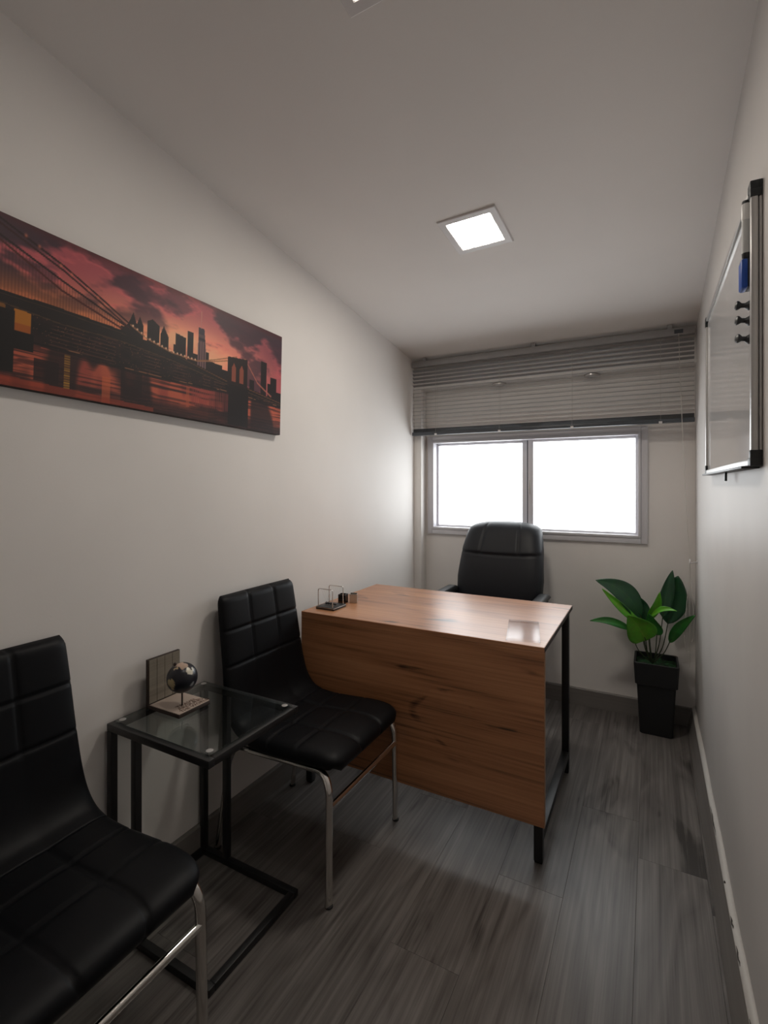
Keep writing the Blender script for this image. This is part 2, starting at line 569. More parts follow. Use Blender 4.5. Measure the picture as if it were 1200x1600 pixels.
# uneven sealant bead on the right skirting, with dark gaps
bm = bmesh.new()
rng = random.Random(8)
rows = []
NY = 70
for i in range(NY + 1):
    y = -0.6 + (YB - TB + 0.6) * i / NY
    hgt = 0.012 + 0.005 * math.sin(i * 0.55) + rng.uniform(-0.002, 0.002)
    rows.append([bm.verts.new(p) for p in ((W + 0.001, y, HB - 0.002), (1.6065, y, HB - 0.002), (1.607, y, HB + 0.004), (1.612 + rng.uniform(-0.001, 0.001), y, HB + hgt * 0.8), (W + 0.001, y, HB + hgt + 0.006))])
for i in range(NY):
    for j in range(5):
        bm.faces.new((rows[i][j], rows[i][(j + 1) % 5], rows[i + 1][(j + 1) % 5], rows[i + 1][j]))
bm.faces.new(rows[0][::-1]); bm.faces.new(rows[-1])
bead = struct(bm_obj('trim_3', bm, M['caulk'], smooth=True))
for (a, b, x, z) in ((2.02, 2.19, 1.6085, 0.1045), (1.62, 1.66, 1.6085, 0.1045), (1.24, 1.36, 1.6085, 0.1045), (1.79, 1.80, 1.609, 0.105), (1.50, 1.56, 1.6085, 0.1045)):
    pts = [(x + 0.001 * math.sin(k * 1.7), a + (b - a) * k / 6, z + 0.0012 * math.sin(k * 2.3)) for k in range(7)]
    tube('crack', pts, [0.0006, 0.0016, 0.002, 0.0015, 0.002, 0.0014, 0.0005], M['crack'], bead, n=6)

# ------------------------------------------------------------------ window
win = struct(empty('window_1', ((HX0 + HX1) / 2, YB, HZ0)))
WL = win.location.copy()


def wbox(name, lo, hi, mat, parent=win, bevel=0.002):
    o = box(name, lo, hi, mat, None, bevel)
    o.parent = parent
    p = parent
    off = Vector((0, 0, 0))
    while p is not None:
        off += p.location; p = p.parent
    o.location = -off
    return o


def ring_frame(name, x0, x1, z0, z1, wl, wr, wb, wt, y0, y1, mat, parent=win, bevel=0.002):
    bm = bmesh.new()
    add_box(bm, (x0, y0, z0), (x0 + wl, y1, z1), bevel)
    add_box(bm, (x1 - wr, y0, z0), (x1, y1, z1), bevel)
    add_box(bm, (x0 + wl, y0, z0), (x1 - wr, y1, z0 + wb), bevel)
    add_box(bm, (x0 + wl, y0, z1 - wt), (x1 - wr, y1, z1), bevel)
    o = bm_obj(name, bm, mat, None, smooth=True, autosmooth=35)
    o.parent = parent
    o.location = -WL
    return o


ring_frame('casing', 0.072, 1.398, 0.968, 1.628, 0.032, 0.034, 0.034, 0.034, 3.112, 3.135, M['alu'], bevel=0.003)
ring_frame('frame', 0.104, 1.364, 1.002, 1.594, 0.014, 0.014, 0.014, 0.014, 3.104, 3.20, M['alu'])
# sliding sashes with their panes
s1 = ring_frame('sash', 0.118, 0.727, 1.014, 1.580, 0.014, 0.030, 0.014, 0.016, 3.166, 3.186, M['alu'])
s2 = ring_frame('sash', 0.738, 1.350, 1.014, 1.580, 0.032, 0.014, 0.014, 0.016, 3.144, 3.164, M['alu'])


def pane(x0, x1, z0, z1, y, parent):
    o = box('pane', (x0, y - 0.002, z0), (x1, y + 0.002, z1), M['pane'])
    o.parent = parent
    return o


pane(0.130, 0.700, 1.026, 1.566, 3.177, s1)
pane(0.768, 1.338, 1.026, 1.566, 3.155, s2)
ob = box('gasket', (0.7275, 3.168, 1.014), (0.7375, 3.184, 1.580), M['gasket']); ob.parent = win; ob.location = -WL
ob = box('latch', (0.744, 3.136, 1.24), (0.756, 3.1439, 1.33), M['alu_b'], bevel=0.002); ob.parent = s2

# ------------------------------------------------------------------ canvas print
PWD, PHT = 1.22, 0.4215


def fbm(nx, ny, sx, sy, seed, octaves=5):
    rg = np.random.default_rng(seed)
    out = np.zeros((ny, nx)); amp = 1.0; tot = 0
    X, Y = np.meshgrid(np.linspace(0, 1, nx), np.linspace(0, 1, ny))
    for o in range(octaves):
        gx, gy = max(2, int(sx * 2 ** o)), max(2, int(sy * 2 ** o))
        g = rg.random((gy + 2, gx + 2))
        fx, fy = X * gx, Y * gy
        ix, iy = fx.astype(int), fy.astype(int)
        tx, ty = fx - ix, fy - iy
        tx = tx * tx * (3 - 2 * tx); ty = ty * ty * (3 - 2 * ty)
        v = (g[iy, ix] * (1 - tx) + g[iy, ix + 1] * tx) * (1 - ty) + (g[iy + 1, ix] * (1 - tx) + g[iy + 1, ix + 1] * tx) * ty
        out += v * amp; tot += amp; amp *= 0.55
    return out / tot


def paint_print():
    NX, NY = 640, 220
    s = np.linspace(0, 1, NX)[None, :].repeat(NY, 0)
    t = np.linspace(0, 1, NY)[:, None].repeat(NX, 1)

    def mix(img, col, a):
        return img * (1 - a[..., None]) + np.array(col) * a[..., None]

    def sm(e0, e1, x):
        q = np.clip((x - e0) / (e1 - e0), 0, 1)
        return q * q * (3 - 2 * q)

    def poly(pts, x):
        p = np.array(pts)
        return np.interp(x, p[:, 0], p[:, 1])
    # sky (display colours, converted to linear at the end)
    c = fbm(NX, NY, 6, 4, 3)
    c2 = fbm(NX, NY, 9, 8, 11)
    img = np.zeros((NY, NX, 3)) + np.array([0.60, 0.29, 0.32])
    glow = np.exp(-((s - 0.60) / 0.26) ** 2 - ((t - 0.56) / 0.22) ** 2)
    img = mix(img, (0.98, 0.70, 0.52), np.clip(glow * 1.15, 0, 1))
    low = sm(0.85, 0.42, t) * sm(0.62, 0.15, s)
    img = mix(img, (0.80, 0.50, 0.26), low * 0.9)
    red = sm(0.40, 0.60, c2) * sm(0.4, 0.62, t)
    img = mix(img, (0.82, 0.40, 0.40), red * 0.7 * (1 - 0.8 * glow))
    dk = sm(0.47, 0.60, c + 0.24 * (t - 0.74) + 0.06 * (s - 0.5))
    img = mix(img, (0.20, 0.14, 0.18), dk * 0.92 * (1 - 0.55 * glow))
    dk2 = sm(0.55, 0.70, c2 + 0.20 * (t - 0.62))
    img = mix(img, (0.27, 0.16, 0.20), dk2 * 0.7 * (1 - 0.6 * glow))
    img = mix(img, (0.20, 0.16, 0.20), sm(0.80, 1.0, s) * sm(0.4, 0.95, t) * 0.55)
    img = mix(img, (0.30, 0.10, 0.11), sm(0.93, 1.02, t) * 0.6)
    img = mix(img, (0.78, 0.48, 0.25), sm(0.74, 0.50, t) * sm(0.52, 0.20, s) * 0.75)
    img = np.clip(img * 1.12, 0, 1)
    # far bank skyline
    def rect(a, b, top, bot=0.25, col=(0.115, 0.075, 0.085), soft=0.0015):
        nonlocal img
        m = ((s >= a) & (s <= b) & (t <= (poly(top, s) if isinstance(top, list) else top)) & (t >= bot)).astype(float)
        img = mix(img, col, m)
    for a, b, top in ((0.404, 0.42, 0.575), (0.418, 0.447, [(0.418, 0.58), (0.428, 0.63), (0.437, 0.70), (0.447, 0.62)]),
                      (0.445, 0.466, [(0.445, 0.60), (0.455, 0.685), (0.466, 0.62)]), (0.476, 0.513, [(0.476, 0.672), (0.492, 0.698), (0.513, 0.662)]),
                      (0.516, 0.541, [(0.516, 0.61), (0.525, 0.68), (0.541, 0.60)]), (0.556, 0.564, 0.565), (0.563, 0.597, [(0.563, 0.658), (0.597, 0.645)]),
                      (0.601, 0.622, 0.712), (0.62, 0.64, 0.54), (0.666, 0.678, 0.588), (0.678, 0.70, 0.52), (0.696, 0.73, 0.512), (0.73, 0.755, 0.48),
                      (0.846, 0.868, 0.47), (0.898, 0.926, 0.678), (0.93, 0.945, 0.48), (0.945, 0.975, 0.55), (0.975, 1.0, 0.42)):
        rect(a, b, top)
    # the tall pale tower with its mast
    m = ((s > 0.638 + (t > 0.60) * (t - 0.60) * 0.012) & (s < 0.667 - (t > 0.60) * (t - 0.60) * 0.04) & (t < 0.775) & (t > 0.42)).astype(float)
    img = mix(img, (0.32, 0.24, 0.26), m)
    img = mix(img, (0.60, 0.47, 0.44), m * (((s - 0.638) * 340).astype(int) % 3 == 0) * (t < 0.66) * 0.7)
    img = mix(img, (0.14, 0.10, 0.16), m * (np.abs(t - 0.68) < 0.012))
    img = mix(img, (0.17, 0.13, 0.20), m * (t > 0.72) * 0.8)
    img = mix(img, (0.78, 0.50, 0.45), ((np.abs(s - 0.649) < 0.0018) & (t > 0.77) & (t < 0.915)).astype(float))
    # lower city band under the deck
    dt = poly([(0, 0.545), (0.151, 0.552), (0.267, 0.553), (0.404, 0.542), (0.551, 0.500), (0.66, 0.445), (0.755, 0.398), (0.828, 0.388), (1, 0.33)], s)
    db = poly([(0, 0.475), (0.152, 0.472), (0.268, 0.446), (0.405, 0.455), (0.552, 0.424), (0.755, 0.354), (0.839, 0.335), (1, 0.29)], s)
    wl = poly([(0, 0.285), (0.154, 0.278), (0.285, 0.284), (0.446, 0.262), (0.594, 0.270), (0.756, 0.289), (1.0, 0.270)], s)
    band = ((t < dt) & (t > wl)).astype(float)
    nb = fbm(NX, NY, 40, 18, 21, 3)
    city = np.array([0.12, 0.075, 0.075]) + (nb[..., None] - 0.5) * np.array([0.16, 0.10, 0.09])
    rg = np.random.default_rng(5)
    lights = (rg.random((NY, NX)) > 0.985).astype(float)
    img = img * (1 - band[..., None]) + city * band[..., None]
    stripes = ((t * 120).astype(int) % 3 == 0) * band * sm(0.48, 0.60, fbm(NX, NY, 26, 3, 33, 2))
    img = mix(img, (0.40, 0.25, 0.19), stripes * 0.55)
    img = mix(img, (0.75, 0.50, 0.34), lights * band * 0.5)
    # yellow gap under the deck at the left, dark pier beside it
    img = mix(img, (0.72, 0.47, 0.13), (((s > 0.176) & (s < 0.207) & (t < 0.465) & (t > 0.33))).astype(float))
    img = mix(img, (0.62, 0.30, 0.12), (((s > 0.176) & (s < 0.207) & (t < 0.38) & (t > 0.33))).astype(float) * 0.6)
    img = mix(img, (0.62, 0.42, 0.16), ((s < 0.16) & (t < 0.475) & (t > 0.445)).astype(float) * 0.8)
    # deck
    deck = ((t < dt) & (t > db)).astype(float)
    img = mix(img, (0.105, 0.075, 0.07), deck)
    img = mix(img, (0.45, 0.29, 0.17), (np.abs(t - (dt - 0.012)) < 0.004) * sm(0.42, 0.75, s) * 0.8)
    img = mix(img, (0.34, 0.24, 0.15), (np.abs(t - (db + 0.006)) < 0.004).astype(float) * 0.7)
    img = mix(img, (0.26, 0.18, 0.13), (np.abs(t - (dt - 0.022)) < 0.003).astype(float) * (s < 0.42) * 0.8)
    # suspenders and main cables
    c1 = poly([(0, 1.12), (0.146, 0.965), (0.269, 0.831), (0.345, 0.725), (0.422, 0.611), (0.477, 0.538), (0.552, 0.492), (0.633, 0.487), (0.70, 0.53), (0.753, 0.575), (0.825, 0.64)], s)
    c2_ = poly([(0, 1.03), (0.148, 0.866), (0.27, 0.729), (0.419, 0.577)], s)
    c3 = poly([(0, 1.0), (0.148, 0.838), (0.266, 0.669), (0.404, 0.555)], s)
    sus = ((s * 320).astype(int) % 2 == 0) & (t < c2_) & (t > dt) & (s < 0.42)
    img = mix(img, (0.20, 0.10, 0.09), sus.astype(float) * 0.22)
    wdt = 0.0075
    for cc, lim, col in ((c1, 0.43, (0.16, 0.06, 0.07)), (c2_, 0.42, (0.15, 0.06, 0.07)), (c3, 0.41, (0.30, 0.12, 0.10)), (c1 - 0.03, 0.43, (0.22, 0.09, 0.09))):
        img = mix(img, col, ((np.abs(t - cc) < wdt) & (s < lim)).astype(float) * 0.95)
    img = mix(img, (0.66, 0.47, 0.32), ((np.abs(t - c1) < 0.006) & (s >= 0.43) & (s < 0.83)).astype(float) * 0.8)
    img = mix(img, (0.55, 0.38, 0.26), ((np.abs(t - c1 - 0.028 * sm(0.6, 0.8, s)) < 0.005) & (s >= 0.6) & (s < 0.79)).astype(float) * 0.7)
    for q in np.linspace(0.437, 0.63, 17):
        cq = float(np.interp(q, s[0], c1[0]))
        img = mix(img, (1.0, 0.86, 0.68), np.clip(1.4 * np.exp(-((s - q) / 0.0022) ** 2 - ((t - cq - 0.008) / 0.007) ** 2), 0, 1))
    for q, h in ((0.193, 0.923), (0.219, 0.89), (0.263, 0.826), (0.286, 0.796), (0.325, 0.738), (0.347, 0.709)):
        img = mix(img, (0.85, 0.50, 0.36), np.clip(np.exp(-((s - q) / 0.003) ** 2 - ((t - h) / 0.012) ** 2), 0, 1) * 0.8)
    # water
    wm = (t < wl).astype(float)
    d1 = fbm(NX, NY, 16, 2, 41, 4); d2 = fbm(NX, NY, 6, 60, 42, 3)
    wat = np.zeros((NY, NX, 3)) + np.array([0.62, 0.29, 0.23])
    wat = wat * (1 - 0) 
    orange = sm(0.45, 0.62, d1)
    wat = mix(wat, (0.76, 0.39, 0.27), orange * 0.8)
    dkr = sm(0.50, 0.60, fbm(NX, NY, 11, 1, 44, 3))
    wat = mix(wat, (0.13, 0.08, 0.085), dkr * 0.85)
    wat = mix(wat, (0.12, 0.07, 0.075), ((s > 0.41) & (s < 0.465)).astype(float) * 0.75)
    wat = mix(wat, (0.12, 0.07, 0.075), ((s > 0.215) & (s < 0.265) & (t > 0.06) & (t < 0.2)).astype(float) * 0.8)
    wat = mix(wat, (0.13, 0.08, 0.08), sm(0.52, 0.66, d2) * 0.65)
    low2 = sm(0.135, 0.06, t + 0.05 * (d1 - 0.5)) * sm(0.25, 0.45, s)
    wat = mix(wat, (0.15, 0.09, 0.09), low2 * 0.75)
    streak = ((t * 150 + 8 * d1).astype(int) % 4 == 0) * low2
    wat = mix(wat, (0.36, 0.19, 0.17), streak * 0.5)
    rip = sm(0.53, 0.60, fbm(NX, NY, 9, 70, 61, 2))
    wat = mix(wat, (0.14, 0.08, 0.09), rip * 0.55)
    wat = mix(wat, (0.80, 0.62, 0.20), ((np.abs(s - 0.282) < 0.006) & (t > 0.05) & (t < 0.265)).astype(float) * np.clip(0.35 + 0.9 * (d2 - 0.35) + 0.25 * np.sin(t * 400), 0, 0.9))
    wat = mix(wat, (0.82, 0.42, 0.24), ((np.abs(s - 0.372) < 0.010) & (t < 0.18)).astype(float) * 0.6)
    wat = mix(wat, (0.70, 0.36, 0.24), ((np.abs(s - 0.607) < 0.006) & (t > 0.09)).astype(float) * 0.6)
    wat = mix(wat, (0.56, 0.25, 0.24), ((s > 0.62) & (s < 0.757) & (t > 0.12)).astype(float) * (((s * 420).astype(int) % 3) > 0) * 0.5)
    img = img * (1 - wm[..., None]) + wat * wm[..., None]
    img = mix(img, (0.58, 0.40, 0.27), (np.abs(t - wl - 0.012) < 0.004).astype(float) * sm(0.5, 0.56, fbm(NX, NY, 30, 2, 55, 2)) * (s > 0.28))
    img = mix(img, (0.06, 0.04, 0.045), ((np.abs(t - wl) < 0.012)).astype(float) * 0.6)
    # stone bridge tower with two arches, and its foot
    tw = ((s > 0.752) & (s < 0.836) & (t < 0.615 + (s - 0.752) * 0.32) & (t > 0.36)).astype(float)
    img = mix(img, (0.13, 0.075, 0.075), tw)
    for cx_ in (0.778, 0.811):
        ar = ((np.abs(s - cx_) < 0.0085) & (t > 0.405) & (t < 0.53 + 0.6 * (0.0085 - np.abs(s - cx_)) / 0.12 * 1.0)).astype(float)
        img = mix(img, (0.55, 0.30, 0.22), ar)
    img = mix(img, (0.085, 0.055, 0.06), ((s > 0.757) & (s < 0.842) & (t < 0.37) & (t > 0.012)).astype(float))
    cr_ = poly([(0.836, 0.608), (0.883, 0.454), (0.949, 0.361)], s)
    img = mix(img, (0.72, 0.44, 0.36), ((np.abs(t - cr_) < 0.009) & (s > 0.836) & (s < 0.95)).astype(float) * 0.8)
    # dark pier and tug at the left edge
    img = mix(img, (0.07, 0.05, 0.05), ((s < 0.178) & (t < 0.45) & (t > 0.08)).astype(float))
    img = mix(img, (0.07, 0.05, 0.05), ((s < 0.213) & (t < 0.335) & (t > 0.225)).astype(float))
    img = mix(img, (0.60, 0.24, 0.15), ((s < 0.5) & (t < 0.07 - 0.08 * s)).astype(float) * 0.7)
    img = img * np.array([1.0, 0.95, 0.97])
    img = np.clip(img, 0, 1)
    lin = np.where(img <= 0.04045, img / 12.92, ((img + 0.055) / 1.055) ** 2.4)
    return NX, NY, lin


NX, NY, lin = paint_print()
art = empty('canvas_print', (0.014, 1.64, 1.510))
art.rotation_euler = (R(-1.785), 0, 0)
tag(art, 'wide canvas print of a suspension bridge and city skyline under a red sunset', 'picture')
# local frame: y from -PWD to 0, z from 0 to PHT, front face at x = 0.013
box('canvas', (-0.012, -PWD, 0), (0.0125, 0, PHT), M['canvas'], art, bevel=0.002)
me = bpy.data.meshes.new('print')
yy = np.linspace(-PWD + 0.0015, -0.0015, NX); zz = np.linspace(0.0015, PHT - 0.0015, NY)
Yg, Zg = np.meshgrid(yy, zz)
verts = np.stack([np.full_like(Yg, 0.0132), Yg, Zg], -1).reshape(-1, 3)
idx = np.arange(NX * NY).reshape(NY, NX)
quads = np.stack([idx[:-1, :-1], idx[:-1, 1:], idx[1:, 1:], idx[1:, :-1]], -1).reshape(-1, 4)
me.vertices.add(len(verts)); me.vertices.foreach_set('co', verts.ravel())
me.loops.add(quads.size); me.loops.foreach_set('vertex_index', quads.ravel())
me.polygons.add(len(quads)); me.polygons.foreach_set('loop_start', np.arange(0, quads.size, 4))
me.update()
ca = me.color_attributes.new('ink', 'FLOAT_COLOR', 'POINT')
ca.data.foreach_set('color', np.concatenate([lin.reshape(-1, 3), np.ones((NX * NY, 1))], 1).astype(np.float32).ravel())
pm, pnt, pb = newmat('printed_ink')
at = pnt.nodes.new('ShaderNodeVertexColor'); at.layer_name = 'ink'
pnt.links.new(at.outputs['Color'], pb.inputs['Base Color'])
pb.inputs['Roughness'].default_value = 0.5
pb.inputs['Specular IOR Level'].default_value = 0.4
link('print', me, pm, art)
me.validate()

# ------------------------------------------------------------------ ceiling panel lights
SLOPE = math.atan(ZSL)


def panel_light(cx_, cy_, rz, label, mat):
    t = empty('ceiling_panel_light', (cx_, cy_, zceil(cy_)))
    t.rotation_euler = (-SLOPE, 0, rz)
    bm = bmesh.new()
    h = 0.116; i = 0.086
    # bevelled square surround, opening in the middle
    rings = []
    for (r, z) in ((h, 0.002), (h, -0.003), (h - 0.003, -0.006), (i + 0.003, -0.006), (i, -0.004), (i, 0.004)):
        rings.append([bm.verts.new((sx * r, sy * r, z)) for sx, sy in ((-1, -1), (1, -1), (1, 1), (-1, 1))])
    for a, b in zip(rings[:-1], rings[1:]):
        for k in range(4):
            bm.faces.new((a[k], a[(k + 1) % 4], b[(k + 1) % 4], b[k]))
    bm_obj('frame', bm, M['white'], t)
    box('diffuser', (-i, -i, -0.003), (i, i, 0.001), mat, t)
    tag(t, label, 'ceiling light', 'square ceiling panel lights')
    return t


panel_light(0.8085, 1.880, R(-3), 'lit square white panel light in the sloping ceiling above the wooden desk', M['panel'])
panel_light(0.897, 0.885, R(-1), 'lit square panel light on the higher part of the sloping ceiling, away from the window', M['panel_dim'])

# ------------------------------------------------------------------ puck spotlights under the beam
for i, (x, lab) in enumerate(((0.572, 'small round unlit spotlight under the beam above the left window pane'), (1.114, 'small round unlit spotlight under the beam above the right window pane'))):
    t = empty('puck_spotlight', (x, 3.088, 1.939))
    lathe('ring', [(0.036, 0.0), (0.043, -0.004), (0.043, -0.011), (0.036, -0.015), (0.029, -0.015), (0.026, -0.010)], (0, 0, 0), M['chrome_dull'], t, 28)
    lathe('lens', [(0.026, -0.009), (0.026, -0.011), (0.012, -0.0125)], (0, 0, 0), M['white'], t, 24)
    tag(t, lab, 'spotlight', 'puck spotlights under the beam')

# ------------------------------------------------------------------ venetian blind
bl = empty('venetian_blind', (0.81, 2.998, 2.12))
BX0, BX1, BY = 0.012, 1.614, 2.998


def bpart(o):
    o.parent = bl
    o.location = -bl.location
    return o


bpart(box('headrail', (BX0, BY - 0.017, 2.076), (BX1, BY + 0.017, 2.114), M['slat'], bevel=0.004))
for x in (0.10, 0.80, 1.50):
    bpart(box('bracket', (x - 0.012, BY - 0.012, 2.112), (x + 0.012, BY + 0.02, zceil(BY + 0.02) + 0.001), M['slat'], bevel=0.002))
# one curved slat, copied
bm = bmesh.new()
sec = []
for k in range(7):
    u = -1 + 2 * k / 6
    sec.append((u * 0.0115, 0.0013 * (1 - u * u)))
top = [[bm.verts.new((x, y, z + 0.0007)) for (y, z) in sec] for x in (BX0 + 0.004 - 0.81, BX1 - 0.004 - 0.81)]
bot = [[bm.verts.new((x, y, z)) for (y, z) in sec] for x in (BX0 + 0.004 - 0.81, BX1 - 0.004 - 0.81)]
for k in range(6):
    bm.faces.new((top[0][k], top[0][k + 1], top[1][k + 1], top[1][k]))
    bm.faces.new((bot[0][k + 1], bot[0][k], bot[1][k], bot[1][k + 1]))
for e in (0, 1):
    for k in range(6):
        bm.faces.new((top[e][k], top[e][k + 1], bot[e][k + 1], bot[e][k]))
bm.faces.new((top[0][0], top[1][0], bot[1][0], bot[0][0])); bm.faces.new((top[0][6], top[1][6], bot[1][6], bot[0][6]))
slat0 = bm_obj('slat', bm, M['slat'], bl, smooth=True, autosmooth=40)
rng = random.Random(2)
zs = [2.052 - 0.0243 * k for k in range(16)]
stack = [1.667 - 0.0032 * k for k in range(7)]
for i, z in enumerate(zs + stack):
    o = slat0 if i == 0 else slat0.copy()
    if i:
        COL.objects.link(o); o.parent = bl
    o.location = (0, 0, z - bl.location.z)
    if i == len(zs):
        dark = o.data.copy(); dark.materials.clear(); dark.materials.append(M['slat_d'])
    if i >= len(zs):
        o.data = dark
    tilt = (R(-26) if i < 5 else R(6)) if i < len(zs) else 0
    o.rotation_euler = (tilt + rng.uniform(-0.03, 0.03) * (i < len(zs)), 0, 0)
bpart(box('bottom_rail', (BX0 + 0.002, BY - 0.0135, 1.624), (BX1 - 0.002, BY + 0.0135, 1.6465), M['slat_d'], bevel=0.003))
for x in (0.183, 0.600, 1.018, 1.458):
    bm = bmesh.new()
    for dy in (-0.0138, 0.0138):
        add_tube(bm, [(x, BY + dy, 2.08), (x, BY + dy, 1.640)], 0.0007, n=5)
    bpart(bm_obj('ladder_cord', bm, M['cord']))
    bpart(box('cord_clip', (x - 0.008, BY - 0.0155, 1.622), (x + 0.008, BY - 0.0132, 1.634), M['white'], bevel=0.001))
bpart(tube('tilt_wand', [(0.106, BY - 0.02, 2.085), (0.106, BY - 0.024, 2.06), (0.098, BY - 0.026, 1.50)], 0.0022, M['acrylic'], n=8))
lc = bpart(tube('lift_cord', catmull([(1.540, BY - 0.019, 2.085), (1.545, BY - 0.022, 1.9), (1.555, BY - 0.024, 1.62), (1.575, BY - 0.022, 1.15), (1.590, 2.985, 0.905), (1.588, 2.98, 0.70), (1.590, 2.975, 0.45), (1.589, 2.975, 0.36)], 8), 0.0013, M['cord'], n=6))
bpart(box('cord_lock', (1.520, BY - 0.021, 2.084), (1.560, BY - 0.0165, 2.104), M['slat_d'], bevel=0.001))
bpart(tube('cord_loop', catmull([(1.590, 2.985, 0.905), (1.582, 2.96, 0.80), (1.568, 2.94, 0.62), (1.563, 2.94, 0.52), (1.572, 2.94, 0.46), (1.585, 2.95, 0.45)], 8), 0.0013, M['cord'], n=6))
bpart(tube('cord_loop', catmull([(1.590, 2.985, 0.905), (1.598, 2.97, 0.78), (1.606, 2.96, 0.60), (1.605, 2.955, 0.53), (1.596, 2.955, 0.50)], 8), 0.0013, M['cord'], n=6))
tag(bl, 'grey aluminium venetian blind half raised in front of the window beam', 'blind')

cl = empty('cord_cleat', (W, 2.985, 0.905))
ringp = [(-0.033 + 0.0, 0.010 * math.cos(a), 0.010 * math.sin(a)) for a in [2 * PI * k / 16 for k in range(16)]]
tube('ring', ringp, 0.0028, M['white'], cl, n=8, closed=True)
tube('hook', [(0.002, 0.0, 0.0), (-0.014, 0.002, -0.004), (-0.033, 0.0, -0.010)], 0.0028, M['white'], cl, n=8)
lathe('foot', [(0.008, 0.001), (0.008, -0.003), (0.004, -0.005)], (0, 0, 0), M['white'], cl, 16, axis='X')
tag(cl, 'small white plastic ring hook on the wall holding the blind cord', 'hook')

# ------------------------------------------------------------------ whiteboard on the right wall
wb = empty('whiteboard', (W, 1.805, 1.34))
Y0, Y1, Z0, Z1 = 1.302, 2.312, 1.340, 1.948
XF = W - 0.021


def wpart(o):
    o.parent = wb
    o.location = -wb.location
    return o


wpart(box('panel', (W - 0.014, Y0 + 0.008, Z0 + 0.008), (W - 0.003, Y1 - 0.008, Z1 - 0.008), M['board']))
bm = bmesh.new()
add_box(bm, (W - 0.021, Y0, Z0 + 0.03), (W - 0.0075, Y0 + 0.016, Z1 - 0.03), 0.0025)
add_box(bm, (W - 0.006, Y0 + 0.001, Z0 + 0.03), (W - 0.001, Y0 + 0.014, Z1 - 0.03), 0.001)
wpart(bm_obj('side_rail', bm, M['alu_b'], smooth=True, autosmooth=35))
bm = bmesh.new()
add_box(bm, (W - 0.021, Y1 - 0.016, Z0 + 0.03), (W - 0.001, Y1, Z1 - 0.03), 0.0025)
wpart(bm_obj('side_rail', bm, M['alu_b'], smooth=True, autosmooth=35))
wpart(box('top_rail', (W - 0.021, Y0 + 0.03, Z1 - 0.016), (W - 0.001, Y1 - 0.03, Z1), M['alu_b'], bevel=0.0025))
wpart(box('bottom_rail', (W - 0.021, Y0 + 0.03, Z0), (W - 0.001, Y1 - 0.03, Z0 + 0.016), M['alu_b'], bevel=0.0025))
wpart(box('pen_ledge', (W - 0.034, Y0 + 0.03, Z0 - 0.005), (W - 0.001, Y1 - 0.03, Z0 + 0.0005), M['black_metal'], bevel=0.0015))
for y, z in ((Y0, Z0), (Y0, Z1), (Y1, Z0), (Y1, Z1)):
    ys = 1 if y == Y0 else -1
    zs_ = 1 if z == Z0 else -1
    bm = bmesh.new()
    a = sorted((y - ys * 0.001, y + ys * 0.031)); b = sorted((z - zs_ * 0.001, z + zs_ * 0.018))
    add_box(bm, (W - 0.0225, a[0], b[0]), (W, a[1], b[1]), 0.002)
    a = sorted((y - ys * 0.001, y + ys * 0.018)); b = sorted((z + zs_ * 0.016, z + zs_ * 0.034))
    add_box(bm, (W - 0.0225, a[0], b[0]), (W, a[1], b[1]), 0.002)
    wpart(bm_obj('corner_cap', bm, M['plastic'], smooth=True, autosmooth=35))
wpart(box('wall_clip', (W - 0.022, 1.72, Z0 - 0.030), (W - 0.016, 1.732, Z0 - 0.004), M['black_metal'], bevel=0.001))
tag(wb, 'wall-mounted whiteboard with aluminium frame and black corner caps', 'whiteboard')

# things clinging to the board near its front end
BXF = W - 0.014
mk = empty('marker_pen', (BXF - 0.009, 1.347, 1.800))
lathe('barrel', [(0.0078, 0.012), (0.0085, 0.016), (0.0085, 0.085)], (0, 0, 0), M['ink'], mk, 20)
lathe('cap', [(0.0088, 0.085), (0.0092, 0.087), (0.0092, 0.118), (0.0085, 0.121)], (0, 0, 0), M['marker'], mk, 20)
lathe('cap_tip', [(0.0085, 0.121), (0.0080, 0.126), (0.0075, 0.128)], (0, 0, 0), M['plastic'], mk, 20)
lathe('end_plug', [(0.0055, 0.0), (0.0078, 0.003), (0.0085, 0.012), (0.0078, 0.0125)], (0, 0, 0), M['plastic'], mk, 20)
tag(mk, 'grey whiteboard marker with black ends clipped upright on the whiteboard', 'marker')
er = empty('board_eraser', (BXF, 1.352, 1.733))
box('body', (-0.020, -0.020, 0), (-0.007, 0.020, 0.064), M['blue'], er, bevel=0.004)
box('felt', (-0.008, -0.019, 0.001), (0.0, 0.019, 0.063), M['plastic'], er, bevel=0.001)
tag(er, 'small blue magnetic board eraser stuck on the whiteboard', 'eraser')
pin0 = None
for i, z in enumerate((1.697, 1.663, 1.622)):
    prof = [(0.0085, 0.0), (0.009, -0.003), (0.0065, -0.006), (0.0042, -0.009), (0.0042, -0.014), (0.0075, -0.018), (0.0082, -0.021), (0.005, -0.0235)]
    if i == 0:
        pn = lathe('push_pin_magnet', prof, (0, 0, 0), M['plastic'], None, 20, axis='X'); pin0 = pn
    else:
        pn = pin0.copy(); COL.objects.link(pn)
    pn.location = (BXF, 1.350, z)
    pn.scale = (1.25, 1.25, 1.25)
    pn.rotation_euler = (0, R(8), R(6 * i - 4))
    tag(pn, ('black pin-shaped magnet on the whiteboard directly below the blue eraser', 'black pin-shaped magnet on the whiteboard, middle of the three', 'black pin-shaped magnet on the whiteboard, lowest of the three')[i], 'magnet', 'pin magnets on the whiteboard')

